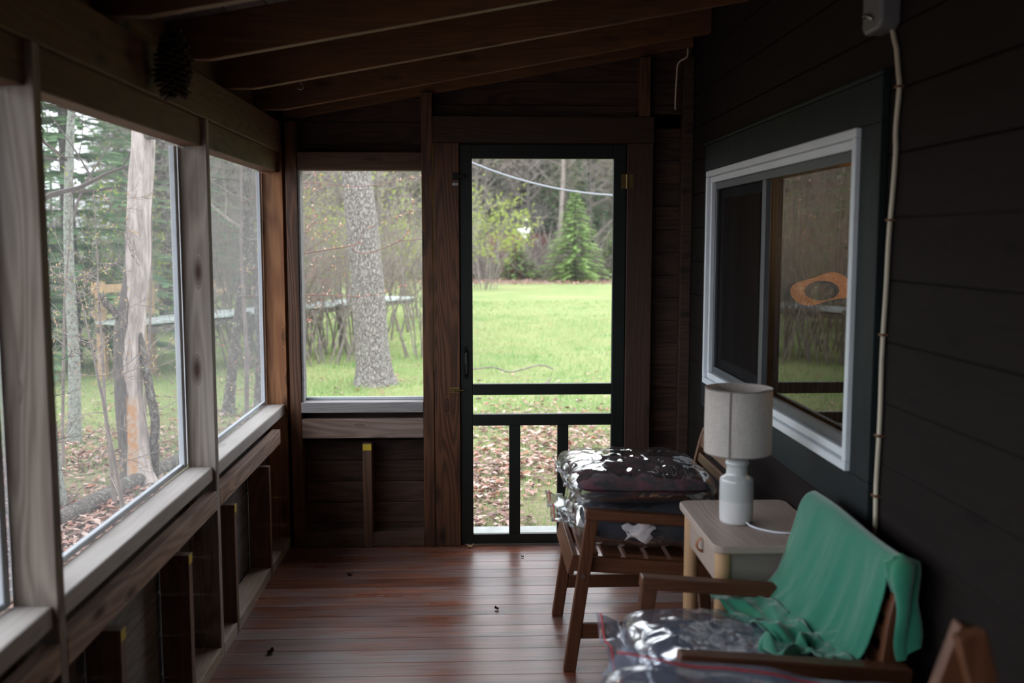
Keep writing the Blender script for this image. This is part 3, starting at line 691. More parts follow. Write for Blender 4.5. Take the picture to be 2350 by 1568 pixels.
# curled dry leaves on the floor
def floor_leaf(x, y, s, mat, lab, rot):
    P = []
    for i in range(7):
        u = i/6*2-1; row = []
        for j in range(7):
            v = j/6*2-1; wdt = (1-abs(u)**1.6)*.55
            row.append((s*u*math.cos(.9*u), s*wdt*v, .003+s*(.45*v*v*.6+.35*u*u+.10*math.sin(5*u+3*v))))
        P.append(row)
    o = MB().grid(P).build('dry_leaf', mat, loc=(0,0,0), smooth=True, solid=.0008); o.location = (x, y, 0); o.rotation_euler.z = rot
    return tag(o, lab, 'leaf', 'dry leaves on the floor')
floor_leaf(-.585, 4.51, .022, M['dry_leaf'], 'curled dark leaf on the floor in front of the yellow-tipped end stud', .4)
floor_leaf(-.775, 3.64, .024, M['dry_leaf'], 'curled dark leaf on the floor closest to the left base plate', 1.2)
floor_leaf(.087, 4.05, .018, M['dry_leaf'], 'flat dark leaf in the middle of the open floor', 2.2)
floor_leaf(.228, 4.74, .012, M['dry_leaf'], 'tiny dark leaf standing near the foot of the door', 2.9)
floor_leaf(-.03, 4.90, .024, M['tan_leaf'], 'tan leaf at the lower left corner of the door', .2)

# ------------------------------------------------------------------ furniture
def make_chair():
    r = thing('armchair', (.62, 3.715, 0), 'wooden armchair nearest the door holding two bagged cushions', 'chair', 'wooden armchairs along the right wall')
    Z = M['chair_z']; X = M['chair']
    for s in (1, -1):
        y = s*.265
        MB().bar((-.285,y,0), (-.203,y,.588), .032, .045, (1,0,0)).build('leg', Z, r, bevel=.004)
        MB().bar((.335,y,0), (.285,y,.53), .032, .045, (1,0,0)).build('leg', Z, r, bevel=.004)
        MB().bar((-.232,y,.580), (.315,y,.535), .048, .036).build('armrest', X, r, bevel=.005)
        MB().bar((-.25,y-s*.001,.148), (.305,y-s*.001,.148), .022, .055).build('stretcher', X, r, bevel=.003)
        yi = s*.235
        MB().bar((-.265,yi,.39), (.27,yi,.35), .026, .055).build('seat_rail', X, r, bevel=.003)
        prof = [(.235,.33),(.262,.45),(.275,.55),(.290,.67),(.312,.79)]
        a = MB(); pts = smoothpath([(p[0],0,p[1]) for p in prof], 4)
        rings = []
        for i, p in enumerate(pts):
            hw = .019*(1 if i < len(pts)-4 else (.9,.8,.65,.45)[i-len(pts)+4])
            rings.append([(p.x-hw, yi-.014, p.z), (p.x-hw, yi+.014, p.z), (p.x+hw, yi+.014, p.z), (p.x+hw, yi-.014, p.z)])
        a.quad_strip(rings).build('back_post', Z, r, bevel=.003)
        b_ = MB().lathe([(.0005,-.002),(.008,-.002),(.008,.002),(.006,.004),(.0005,.004)], n=12).build('bolt', M['steel'], r)
        b_.rotation_euler = (PI/2*s, 0, 0) if s < 0 else (-PI/2, 0, 0); b_.location = (-.238, y+s*.018, .355)
    MB().bar((-.272,-.248,.385), (-.272,.248,.385), .022, .075, (.25,0,1)).build('front_rail', M['chair_y'], r, bevel=.003)
    st = MB()
    for k in range(6):
        x0 = -.245+k*.083; z = .4195-.0748*(x0+.265)
        st.bar((x0+.034,-.222,z), (x0+.034,.222,z), .068, .014, (.075,0,1))
    st.build('seat', M['chair_y'], r, bevel=.003)
    bk = MB()
    for xc, zc, hh in ((.300,.742,.052),(.288,.675,.036),(.278,.610,.036),(.270,.545,.036),(.260,.480,.036)):
        bk.bar((xc,-.222,zc), (xc,.222,zc), .016, hh, (.18,0,1))
    bk.build('backrest', M['chair_y'], r, bevel=.003)
    return r
chair = make_chair()
c2 = copy_tree(chair); c2.location = (.70, 2.475, 0); tag(c2, 'wooden armchair in front of the side table with the green shirt over its back')
bn = thing('low_bench', (.60, 1.68, 0), 'low wooden bench under the bag at the very bottom of the photo', 'bench')
MB().box(-.36, .30, -.2, .2, .41, .44).build('bench_top', M['chair'], bn, bevel=.004)
for x in (-.32, .26):
    for y in (-.16, .16): MB().box(x-.02, x+.02, y-.02, y+.02, 0, .41).build('leg', M['chair_z'], bn, bevel=.003)
fs = thing('folding_stand', (.776, 1.50, 0), 'wooden A-shaped folding stand in the bottom right corner', 'stand')
MB().bar((.008,0,.94), (-.300,0,0), .026, .046, (1,0,0)).build('leg', M['chair_z'], fs, bevel=.003)
MB().bar((-.008,-.028,.94), (.270,-.028,0), .026, .046, (1,0,0)).build('leg', M['chair_z'], fs, bevel=.003)
MB().bar((.008,-.40,.94), (-.300,-.40,0), .026, .046, (1,0,0)).build('leg', M['chair_z'], fs, bevel=.003)
MB().bar((-.008,-.372,.94), (.270,-.372,0), .026, .046, (1,0,0)).build('leg', M['chair_z'], fs, bevel=.003)
MB().bar((-.17,-.013,.42), (-.17,-.387,.42), .02, .035).build('crossbar', M['chair_y'], fs, bevel=.003)
MB().bar((.15,-.041,.42), (.15,-.359,.42), .02, .035).build('crossbar', M['chair_y'], fs, bevel=.003)

def rrect(x0, x1, y0, y1, r, n=6):
    P = []
    for cx, cy, a0 in ((x1-r,y1-r,0),(x0+r,y1-r,PI/2),(x0+r,y0+r,PI),(x1-r,y0+r,1.5*PI)):
        for k in range(n+1): a = a0+k*PI/2/n; P.append((cx+r*math.cos(a), cy+r*math.sin(a)))
    return P
TX0, TX1, TY0, TY1, TZ = .700, 1.072, 2.830, 3.355, .65
tb = thing('side_table', ((TX0+TX1)/2, (TY0+TY1)/2, 0), 'pale birch side table with one drawer standing between the armchairs', 'table')
local(tb, MB().prism(rrect(TX0,TX1,TY0,TY1,.035), 'z', TZ-.024, TZ)).build('tabletop', M['birch'], tb, bevel=.004)
for x in (TX0+.04, TX1-.04):
    for y in (TY0+.045, TY1-.045):
        local(tb, MB().lathe([(.0235,0),(.0245,.01),(.0245,TZ-.03),(.0235,TZ-.0245)], (x,y,0), 20)).build('leg', M['birch_leg'], tb, smooth=True)
local(tb, MB().box(TX0+.06, TX1-.03, TY0+.032, TY0+.048, .50, TZ-.0245)).build('side_panel', M['birch_side'], tb, bevel=.002)
local(tb, MB().box(TX0+.06, TX1-.03, TY1-.048, TY1-.032, .50, TZ-.0245)).build('side_panel', M['birch_side'], tb, bevel=.002)
local(tb, MB().box(TX1-.045, TX1-.03, TY0+.05, TY1-.05, .50, TZ-.0245)).build('back_panel', M['birch_side'], tb, bevel=.002)
dr = local(tb, MB().box(TX0+.028, TX0+.044, TY0+.072, TY1-.072, .512, TZ-.027).box(TX0+.046, TX1-.05, TY0+.055, TY1-.055, .512, .522)).build('drawer', M['birch'], tb, bevel=.002)
pl = MB(); pp = []
for k in range(13):
    a = PI*k/12; pp.append((TX0+.028-.022*math.sin(a), 3.09, .595-.022*(1-math.cos(a))))
ringsl = [[(p[0],p[1]-.010,p[2]),(p[0],p[1]+.010,p[2]),(p[0]+.004,p[1]+.010,p[2]+.004),(p[0]+.004,p[1]-.010,p[2]+.004)] for p in pp]
local(tb, pl.quad_strip(ringsl)); pu = pl.build('pull_loop', M['leather'], None, loc=(0,0,0)); pu.parent = dr; pu.location = (0,0,0); pu['label'] = 'tan leather loop pull'
# lamp
lp = thing('table_lamp', (.832, 3.085, TZ), 'grey-white ceramic table lamp with a linen drum shade on the birch table', 'lamp')
prof = [(.0005,0),(.044,0),(.050,.004),(.0525,.012),(.0535,.05),(.054,.10),(.0538,.136),(.0530,.142),(.0505,.146),(.0375,.154),(.0345,.157),(.0335,.163),(.033,.183),(.0335,.186),(.0368,.188),(.0378,.193),(.0368,.199),(.033,.203),(.030,.206),(.0005,.206)]
MB().lathe(prof, n=48).build('base', M['ceramic'], lp, smooth=True)
MB().lathe([(.009,.205),(.009,.235),(.014,.24),(.014,.29),(.0005,.29)], n=16).build('lamp_socket', M['black_metal'], lp, smooth=True)
sh = MB(); ro, ri = .1045, .1030
n = 64; rings = []
for r, z in ((ro,.226),(ro+.001,.33),(ro,.435),(ri,.435),(ri,.33),(ri,.226),(ro,.226)):
    rings.append([(r*math.cos(2*PI*k/n), r*math.sin(2*PI*k/n), z) for k in range(n)])
sh.quad_strip(rings, True, False)
so = sh.build('lamp_shade', M['linen'], lp, smooth=True)
rim = MB()
for z in (.228, .433):
    rim = MB().tube([(ro*math.cos(2*PI*k/48), ro*math.sin(2*PI*k/48), z) for k in range(49)], .0016, 6)
    r_ = rim.build('wire_ring', M['seam'], None, loc=(0,0,0)); r_.parent = so
rim = MB()
for a in (0, 2*PI/3, 4*PI/3): rim.tube([(.0,.0,.405), (ri*math.cos(a),ri*math.sin(a),.428)], .0015, 5)
r_ = rim.build('spider', M['seam'], None, loc=(0,0,0)); r_.parent = so
a = math.radians(-118)
sm = MB().bar((ro*math.cos(a)*1.008, ro*math.sin(a)*1.008, .228), (ro*math.cos(a)*1.008, ro*math.sin(a)*1.008, .433), .006, .0015, (math.cos(a), math.sin(a), 0)).build('seam', M['seam'], None, loc=(0,0,0)); sm.parent = so
cd = smoothpath([(.022,-.050,.012),(.030,-.066,.006),(.055,-.10,.004),(.10,-.135,.004),(.15,-.14,.005),(.195,-.105,.010),(.215,-.05,.02),(.228,.0,.012),(.2425,.04,-.05),(.243,.06,-.25),(.243,.07,-.6)])
MB().tube(cd, .0035, 8).build('power_cord', M['white_cord'], lp, smooth=True)

# cushions in clear bags
def N3(x, y, z): return mnoise.noise(Vector((x, y, z)))
def ridge(x, y, z): return 1-2*abs(N3(x, y, z))
def pillow(lx, ly, h, n=44, p=3.2, amp=.004, fr=9, seed=0, crumple=0, sharp=.5):
    """a closed pillow centred on its own base: two puffed sheets meeting in a seam"""
    mb = MB()
    for sgn in (1, -1):
        P = []
        for i in range(n+1):
            u = -1+2*i/n; row = []
            for j in range(n+1):
                v = -1+2*j/n
                t = max(0, (1-abs(u)**p)*(1-abs(v)**p))**sharp
                # rounded outline
                k = 1-.06*(abs(u*v))**3
                x, y = lx/2*u*k, ly/2*v*k
                z = h/2*t*sgn*(1 if sgn > 0 else .92)
                z += amp*N3(x*fr+seed, y*fr, sgn*3.1)*t*2
                if crumple:
                    e = crumple*(ridge(x*7+seed, y*9, sgn*5)*.75+ridge(x*21, y*15+seed, sgn*2)*.3)*(.35+.65*t)
                    z += e*sgn
                    x += .6*crumple*N3(y*14, seed+z*20, 1)
                    y += .6*crumple*N3(x*14, seed+z*20, 7)
                row.append((x, y, z+h/2))
            P.append(row if sgn > 0 else row[::-1])
        mb.grid(P)
    return mb
def cushion_obj(name, loc, dims, mat, lab, rz_=0, tilt=0, seed=0, group='cushions in clear bags', rx=0):
    o = pillow(*dims, seed=seed).build(name, mat, loc=(0,0,0), smooth=True)
    o.location = loc; o.rotation_euler = (rx, tilt, rz_); return tag(o, lab, 'cushion', group)
def bag_obj(loc, dims, mat, lab, rz_=0, tilt=0, seed=0, crumple=.010, zipside=-1, flap=.06, red=True, rx=0, wav=.02):
    r = thing('storage_bag', loc, lab, 'plastic bag', 'clear storage bags on the armchairs'); r.rotation_euler = (rx, tilt, rz_)
    lx, ly, h = dims
    pillow(lx, ly, h, n=72, p=4.5, amp=.006, seed=seed, crumple=crumple, sharp=.42).build('plastic_film', mat, r, smooth=True)
    # flattened zip end
    P = []; nn = 40
    for i in range(7):
        a = i/6; row = []
        for j in range(nn+1):
            v = -1+2*j/nn
            row.append((zipside*(lx/2-.005+flap*a), ly/2*v*(.97-.10*a), h*.5+wav*math.sin(v*7+seed)*a+.5*wav*N3(v*4, a*3, seed)+.012*a))
        P.append(row)
    MB().grid(P).build('zip_flap', mat, r, smooth=True, solid=.0006)
    if red:
        pts = [(zipside*(lx/2-.005+flap*.8), ly/2*v*.89, h*.5+.8*wav*math.sin(v*7+seed)+.5*wav*N3(v*4, 2.4, seed)+.011) for v in [-1+2*j/nn for j in range(nn+1)]]
        z_ = MB().tube(pts, .0025, 6).build('zip_strip', M['zip_red'], r, smooth=True); z_['label'] = 'red zip strip'
    return r
# chair by the door: navy cushion below, burgundy print above
cushion_obj('cushion', (.655, 3.70, .424), (.53, .46, .145), M['navy'], 'navy cushion in the lower bag on the armchair nearest the door', 0, .05, 3)
bag_obj((.640, 3.70, .420), (.60, .50, .185), M['film'], 'clear zip bag round the navy cushion on the armchair nearest the door', 0, .05, 3, .010, -1, .075)
lb = MB(); P = []
for i in range(9):
    P.append([(.53+.105*i/8 + .012*math.sin(j*1.3+i*.4), 3.455-.004+.004*math.sin(i*1.1)+.004*j/6, .478+.065*j/6+.012*math.sin(i*.9+j*.5)) for j in range(7)])
lb.grid(P); tag(lb.build('care_label', M['label'], smooth=True, solid=.0006), 'crumpled white label lying against the navy cushion in its bag', 'label')
cushion_obj('cushion', (.60, 3.70, .610), (.50, .46, .095), M['burgundy'], 'burgundy and black printed cushion on top of the navy one', .05, .03, 9)
bag_obj((.595, 3.70, .598), (.54, .52, .125), M['film'], 'crumpled clear bag round the burgundy cushion, topmost on its chair', .05, .03, 9, .014, -1, .02, False)
# chair with the shirt: slate blue cushion
cushion_obj('cushion', (.70, 2.475, .408), (.50, .46, .095), M['blue_cloth'], 'slate blue cushion in the bag under the green shirt', 0, .05, 14)
bag_obj((.675, 2.475, .398), (.56, .50, .125), M['film_cloudy'], 'clear zip bag round the slate blue cushion under the green shirt', 0, .05, 14, .009, -1, .07)
# nearest chair: dark blue cushions, the upper one with its zip edge towards the table
cushion_obj('cushion', (.52, 1.70, .487), (.42, .56, .16), M['navy2'], 'dark blue cushion in the bag at the very bottom of the photo', -PI/2-.25, .36, 21, rx=-.07)
bag_obj((.515, 1.70, .472), (.46, .66, .20), M['film_cloudy'], 'clear bag with a long red zip edge at the very bottom of the photo', -PI/2-.25, .36, 27, .010, -1, .07, rx=-.07, wav=.007)

# green shirt over the back of the middle chair
def shirt():
    r = thing('shirt', (.95, 2.54, .5), 'green jersey shirt draped over the back of the middle armchair', 'shirt')
    nu, nv = 90, 110; P = []
    # profile over the back: behind, over the top edge, down the front, out over the bag
    def prof(u, v):
        # u 0 far .. 1 near
        top = .812+.004*math.sin(6*u); xt = .985
        drop = .50+.01*u
        pts = [(1.035, .60), (1.03, .72), (1.012, top-.01), (xt, top), (.958, top-.03), (.93, .70), (.89, .60), (.85, drop+.03), (.80, drop+.005), (.73+.05*u, drop), (.66+.13*u, drop-.004)]
        s = v*(len(pts)-1); i = min(int(s), len(pts)-2); t = s-i
        p0, p1, p2, p3 = pts[max(i-1,0)], pts[i], pts[i+1], pts[min(i+2,len(pts)-1)]
        return tuple(.5*((2*p1[k])+(p2[k]-p0[k])*t+(2*p0[k]-5*p1[k]+4*p2[k]-p3[k])*t*t+(3*p1[k]-p0[k]-3*p2[k]+p3[k])*t**3) for k in (0, 1))
    for i in range(nu+1):
        u = i/nu; row = []
        for j in range(nv+1):
            v = j/nv
            x, z = prof(u, v)
            y0 = 2.835-.60*u
            hang = min(1, max(0, (v-.32)/.4)); low = min(1, max(0, (v-.62)/.25))
            x += .075*u*u*hang
            # the shirt narrows as it falls on the near side and spreads on the far side
            y = y0 + .03*u*hang + low*(.035*math.sin(u*5+1))
            du = u+.25*(v-.3)*(.5-u); f = hang*(.030*(ridge(du*3.3+.4, v*.9, 4.1)-.5)+.012*(ridge(du*8+2, v*1.6, 7.7)-.5))*(1-.4*low)
            sw = .010*math.sin(9*((u-.55)**2*2.4+v*1.0))*hang*(1-low)*math.exp(-((u-.6)/.35)**2)
            c = low*(.030*ridge(u*3.6, v*7, 2.2)+.016*ridge(u*8, v*13, 5)) + .004*N3(u*9, v*9, 1)*hang
            n = Vector((-.92, 0, .38)) if v < .72 else Vector((-.25, 0, .97))
            x += n.x*(f+sw+c); z += n.z*(f+sw+c)
            row.append((x-.95, y-2.54, z-.5))
        P.append(row)
    MB().grid(P).build('body', M['shirt'], r, smooth=True, solid=.0015)
    # sleeve hanging at the near end of the back
    P = []; n = 30
    for i in range(31):
        cap = min(1, i/3)
        t = i/30; row = []
        cx, cy, cz = .998+.022*t, 2.236-.012*t, .818-.233*t
        w = .034-.012*t+.006*math.sin(t*9); th = .024-.008*t+.004*math.sin(t*6)
        for j in range(n+1):
            a = 2*PI*j/n
            row.append((cx+cap*w*math.cos(a)+cap*.006*math.sin(4*a+5*t)-.95, cy+cap*th*math.sin(a)*(1+.3*math.sin(3*a+4*t))-2.54, cz+.030*math.cos(a)*t*.8+.004*N3(a, t*6, 2)-.5))
        P.append(row)
    MB().grid(P).build('sleeve', M['shirt'], r, smooth=True)
    # hem gathered into loops on the bag
    P = []
    for i in range(61):
        t = i/60; row = []
        cx = .70+.20*t; cy = 2.40-.06*math.sin(t*6.0)-.05*t; cz = .520+.014*math.sin(t*9)
        for j in range(13):
            s = j/12; row.append((cx+.02*math.sin(t*14+s*2)-.95, cy+.06*(s-.5)+.022*math.sin(t*17)-2.54, cz+.040*math.sin(PI*s)*(.6+.4*math.sin(t*21))-.5))
        P.append(row)
    MB().grid(P).build('hem', M['shirt'], r, smooth=True, solid=.0015)
    return r
shirt()

# ------------------------------------------------------------------ outdoors
GZ = -.35
def gz(x, y):
    hill = max(0, y-56)*.34*max(0, min(1, (x/max(y, 1)+.365)/.06))
    return GZ + hill + .05*mnoise.noise(Vector((x*.25, y*.25, 0))) + .02*mnoise.noise(Vector((x*.9, y*.9, 3)))
def axis_pts(lo, hi, dense_lo, dense_hi, d, D):
    p = [lo]
    while p[-1] < hi: p.append(p[-1]+(d if dense_lo <= p[-1] < dense_hi else D))
    return p
g = MB(); g.grid([[(x, y, gz(x, y)) for y in axis_pts(-14, 95, -2, 20, .4, 2.5)] for x in axis_pts(-60, 40, -9, 5, .4, 2.5)])
g.f = [q[::-1] for q in g.f]
tag(g.build('ground', M['ground'], loc=(0,0,0), smooth=True), 'spring lawn and leaf-strewn ground outside the porch', 'ground', None, 'structure')
wbox('step', M['stone'], (-.35, 1.0, 5.09, 5.97, GZ-.05, -.20), 'pale stone step outside the screen door', 'step', kind='structure', bevel=.015)
b = MB().box(-1.06, 1.2, YB, 5.05, -.42, -.031)
tag(b.build('floor_joists', M['siding_x']), 'dark skirt under the porch floor', 'foundation', None, 'structure')

# grass blades and fallen leaves
def inside_step(x, y): return -.40 < x < 1.05 and y < 6.02 or (x > -1.15 and y < 5.1)
g = MB(); R = random.Random(3); cnt = 0
while cnt < 85000:
    Y = 5.3*math.exp(R.random()*1.75); q = R.uniform(-.60, .24); X = q*Y
    if inside_step(X, Y): continue
    woods = X < -1.2 and Y < 8.3
    if woods and R.random() < .80: continue
    nz = mnoise.noise(Vector((X*.8, Y*.8, 9)))
    if Y < 10.5 and not woods and nz+R.random()*.9 < .30: continue
    s = (.6+.07*Y); h = R.uniform(.03, .075)*(1 if Y < 14 else 1.1)*(1.3 if nz > .2 else 1); w = R.uniform(.003, .006)*s
    a = R.uniform(0, 2*PI); lean = R.uniform(.0, .7)*h; z = gz(X, Y)-.004
    dx, dy = math.cos(a), math.sin(a)
    g.poly([(X-dy*w, Y+dx*w, z), (X+dy*w, Y-dx*w, z), (X+dx*lean, Y+dy*lean, z+h)]); cnt += 1
tag(g.build('grass', M['grass'], loc=(0,0,0)), 'short bright spring grass on the lawn', 'grass', None, 'stuff')
def leaf_shape(mb, X, Y, z, s, a, fold, pitch):
    ca, sa = math.cos(a), math.sin(a)
    def T(u, v, w): return (X+ca*u-sa*v, Y+sa*u+ca*v, z+w)
    b_ = len(mb.v)
    mb.v += [T(-s,0,pitch*s*.2), T(0,s*.6,fold*s), T(s,0,pitch*s), T(0,-s*.6,fold*s*.8), T(0,0,.1*s)]
    mb.f += [(b_, b_+4, b_+1), (b_+4, b_+2, b_+1), (b_, b_+3, b_+4), (b_+4, b_+3, b_+2)]
g = MB(); cnt = 0
while cnt < 15000:
    Y = R.uniform(5.3, 14) if R.random() < .8 else R.uniform(5, 22); X = R.uniform(-.60, .24)*Y
    if inside_step(X, Y): continue
    woods = X < -1.1 and Y < 8.8
    nz = mnoise.noise(Vector((X*.7+5, Y*.7, 1)))
    dens = (.9 if woods else max(.03, min(1, .95-(Y-6)*.16)))*(.55+1.1*nz+.25)
    if R.random() > dens: continue
    leaf_shape(g, X, Y, gz(X, Y)+R.uniform(.008, .04), R.uniform(.02, .052), R.uniform(0, 6.3), R.uniform(-.2, .8), R.uniform(-.4, .7)); cnt += 1
for k in range(2200):
    Y = R.uniform(41.5, 46); X = R.uniform(-14, 12)
    leaf_shape(g, X, Y, gz(X, Y)+R.uniform(.01, .08), R.uniform(.05, .11), R.uniform(0, 6.3), R.uniform(0, .8), R.uniform(-.4, .7))
tag(g.build('fallen_leaves', M['litter'], loc=(0,0,0)), 'brown fallen leaves strewn over the ground near the porch', 'leaves', None, 'stuff')

# ---- trees
def wander(R, p, d, L, n, jit, sag=0):
    pts = [Vector(p)]; d = Vector(d).normalized()
    for i in range(n):
        d = (d+Vector((R.uniform(-jit, jit), R.uniform(-jit, jit), R.uniform(-jit, jit)+sag))).normalized()
        pts.append(pts[-1]+d*L/n)
    return pts
def grow(R, mb, p, d, L, r, lev, maxlev, nchild, spread=.9, leaf=None, leafn=0, sides=5, up=.04, jit=.14, leafs=.03):
    n = 5 if lev < 2 else 3
    pts = wander(R, p, d, L, n, jit, up)
    mb.tube(pts, [r*(1-.75*i/n) for i in range(n+1)], max(3, sides-lev), caps=False)
    if leaf is not None and lev >= maxlev-1:
        for k in range(leafn):
            i = R.randrange(1, len(pts)); q = pts[i-1].lerp(pts[i], R.random())
            for kk in range(R.randrange(1, 4)):
                v = Vector((R.gauss(0,1), R.gauss(0,1), R.gauss(0,1))).normalized(); t = v.orthogonal().normalized(); s = leafs*R.uniform(.6, 1.3)
                c = q+v*s
                leaf.poly([q, c+t*s*.45, q+v*s*2, c-t*s*.45])
    if lev < maxlev:
        for k in range(nchild[lev]):
            f = R.uniform(.25, 1.0); i = min(int(f*n), n-1); q = pts[i].lerp(pts[i+1], f*n-i)
            dd = (pts[i+1]-pts[i]).normalized()
            side = Vector((R.gauss(0,1), R.gauss(0,1), R.gauss(0,1))); side = (side-dd*side.dot(dd)).normalized()
            nd = (dd*R.uniform(.5, 1.0)+side*spread*R.uniform(.6, 1.1)).normalized()
            grow(R, mb, q, nd, L*R.uniform(.38, .62), max(.0022, r*(1-.7*f)*.55), lev+1, maxlev, nchild, spread, leaf, leafn, sides, up, jit, leafs)
def bare_tree(seed, H, r, nchild=(14,6,4), maxlev=3, bm='bark_grey', tw='twig', clear=.12, leaf=None, leafn=0, spread=.9, leafs=.03, lean=(0,0)):
    """returns (trunk mesh builder, branch builder, leaf builder)"""
    R = random.Random(seed); tr = MB(); br = MB(); lf = MB() if leaf else None
    n = 14; pts = [Vector((0,0,-.06))]; d = Vector((lean[0], lean[1], 1)).normalized()
    for i in range(n):
        d = (d+Vector((R.uniform(-.05,.05), R.uniform(-.05,.05), .02))).normalized(); pts.append(pts[-1]+d*H/n)
    tr.tube(pts, [r*(1.25 if i == 0 else 1)*(1-.85*i/n) for i in range(n+1)], 10, caps=False)
    for k in range(nchild[0]):
        f = clear+(1-clear)*R.random(); i = min(int(f*n), n-1); q = pts[i].lerp(pts[i+1], f*n-i)
        a = R.uniform(0, 2*PI); nd = Vector((math.cos(a), math.sin(a), R.uniform(.0, .7))).normalized()
        grow(R, br, q, nd, H*R.uniform(.14, .30)*(1.25-f*.7), r*(1-.8*f)*.42, 1, maxlev, nchild, spread, lf, leafn, 5, .03, .16, leafs)
    return tr, br, lf
def tree_obj(name, loc, parts, label, cat='tree', group=None, rot=0, s=1):
    r = thing(name, loc, label, cat, group); r.rotation_euler.z = rot; r.scale = (s, s, s)
    for nm, mb, mt in parts:
        if mb is not None and mb.f: mb.build(nm, M[mt], r, smooth=nm in ('trunk',))
    return r
def conifer(seed, H, W, mat, whorl=.17, density=1.0, droop=.25, q=.06, bare=.06):
    """trunk plus tiers of drooping boughs carrying flat sprays"""
    R = random.Random(seed); tr = MB(); nd = MB()
    tr.tube([(0,0,-.05),(0,0,H*.5),(0,0,H)], [.018*H*.8+.02, .01*H+.01, .006], 8, caps=False)
    z = H*bare
    while z < H*.985:
        t = z/H; L0 = W*.5*(1-t)**.85*(1.0 if t > .12 else .8+t*1.6)
        nb = max(4, int((7 if t < .6 else 5)))
        a0 = R.uniform(0, 6.3)
        for k in range(nb):
            a = a0+k*2*PI/nb+R.uniform(-.25, .25); L = L0*R.uniform(.75, 1.12)+.03
            dx, dy = math.cos(a), math.sin(a)
            m = max(3, int(L/(q*1.15)*density))
            for i in range(m):
                s = (i+.6)/m; rr = L*s
                zz = z-droop*L*s*s+.10*L*s+R.uniform(-.02, .02)
                w = q*(1.5-.7*s)*R.uniform(1.4, 2.6)*(.5+L*.55)
                for sd in (-1, 1):
                    ang = a+sd*R.uniform(.5, 1.1); ex, ey = math.cos(ang), math.sin(ang)
                    px, py = dx*rr, dy*rr; dz = -droop*.4*w+R.uniform(-.03, .02)
                    tx, ty = -ey*q*.5, ex*q*.5
                    nd.poly([(px-tx*.4,py-ty*.4,zz), (px+ex*w*.55-tx,py+ey*w*.55-ty,zz+dz*.4-.01), (px+ex*w,py+ey*w,zz+dz), (px+ex*w*.55+tx,py+ey*w*.55+ty,zz+dz*.4+.02), (px+tx*.4,py+ty*.4,zz+.015)])
        z += whorl*(1-.45*t)*R.uniform(.85, 1.15)
    return tr, nd

# thick trunk behind the corner window
def thick_trunk():
    r = thing('oak_tree', (-1.32, 13.0, gz(-1.32, 13)), 'thick rough-barked tree trunk filling the corner window', 'tree')
    mb = MB(); n = 40; rings = []; nz = 90
    for i in range(nz+1):
        t = i/nz; z = -.1+9.2*t
        cx = -.079*max(0, z) + .03*math.sin(z*.8); rr = .225*(1-.045*z) + .20*math.exp(-max(0, z+.1)/.16)*.55
        rings.append([(cx+(rr+.018*mnoise.noise(Vector((math.cos(2*PI*k/n)*3, math.sin(2*PI*k/n)*3, z*1.3)))+.05*math.exp(-max(0,z)/.2)*math.sin(5*2*PI*k/n+1))*math.cos(2*PI*k/n),
                       (rr)*math.sin(2*PI*k/n), z) for k in range(n)])
    mb.quad_strip(rings); mb.build('trunk', M['bark_oak'], r, smooth=True)
    R = random.Random(11); br = MB()
    for k in range(12):
        z = R.uniform(3.6, 8.8); a = R.uniform(0, 6.3)
        grow(R, br, (-.079*z, 0, z), (math.cos(a), math.sin(a), .5), R.uniform(1.5, 3), .06, 0, 3, (5,4,3), up=.05)
    br.build('branches', M['twig'], r)
    st = MB(); st.tube([(-.1,-.10,.0),(.17,-.24,.12),(.26,-.22,.22)], [.012,.008,.003], 5); st.build('root_sprout', M['twig'], r)
thick_trunk()
# broken snag outside the middle screen
def snag():
    X, Y = -2.63, 7.75
    r = thing('dead_snag', (X, Y, gz(X, Y)), 'dead broken trunk with peeling bark outside the middle screen', 'tree')
    mb = MB(); n = 26; rings = []; nz = 60
    for i in range(nz+1):
        t = i/nz; z = -.08+3.6*t
        cx = -.055*math.sin(min(1, z/1.6)*PI)*1.0 + .075*max(0, z-1.2)*1.1
        rr = .118-.012*z+.03*math.exp(-max(0,z)/.15)
        if z > 3.2: rr *= max(.25, 1-(z-3.2)*1.4)
        rings.append([(cx+(rr+.022*mnoise.noise(Vector((math.cos(2*PI*k/n)*2, math.sin(2*PI*k/n)*2, z*2.2))))*math.cos(2*PI*k/n), rr*math.sin(2*PI*k/n), z) for k in range(n)])
    mb.quad_strip(rings); mb.build('trunk', M['snag'], r, smooth=True)
    k = MB(); k.tube([(-.06,-.05,1.28),(-.17,-.10,1.42),(-.20,-.11,1.50)], [.035,.028,.024], 8); k.build('stub', M['bark_grey'], r)
    k = MB(); k.tube([(.13,-.05,2.68),(.26,-.07,2.66),(.31,-.07,2.62)], [.03,.02,.008], 7); k.build('stub', M['bark_grey'], r)
    k = MB(); k.tube([(.02,-.10,1.95),(.06,-.13,1.78),(.11,-.14,1.70)], [.03,.018,.006], 5); k.build('bark_strip', M['bark_pale'], r)
    k = MB(); k.tube([(.10,.02,.0),(.14,.0,.5),(.06,-.02,1.1),(-.03,-.01,1.45)], [.04,.035,.03,.02], 9); k.build('side_stem', M['bark_grey'], r, smooth=True)
snag()
t_ = bare_tree(21, 6.5, .085, (16,4,3), 3, clear=.3, lean=(-.04,0))
tree_obj('lichen_tree', (-2.98, 7.0, gz(-2.98, 7)), [('trunk', t_[0], 'bark_lichen'), ('branches', t_[1], 'twig_dark')], 'slender lichen-spotted tree just past the near left post')
t_ = bare_tree(22, 6, .06, (16,4,3), 3, clear=.25, lean=(.03,0))
tree_obj('lichen_tree', (-3.75, 9.3, gz(-3.75, 9.3)), [('trunk', t_[0], 'bark_lichen'), ('branches', t_[1], 'twig_dark')], 'thinner lichened tree beside the patch of sky')
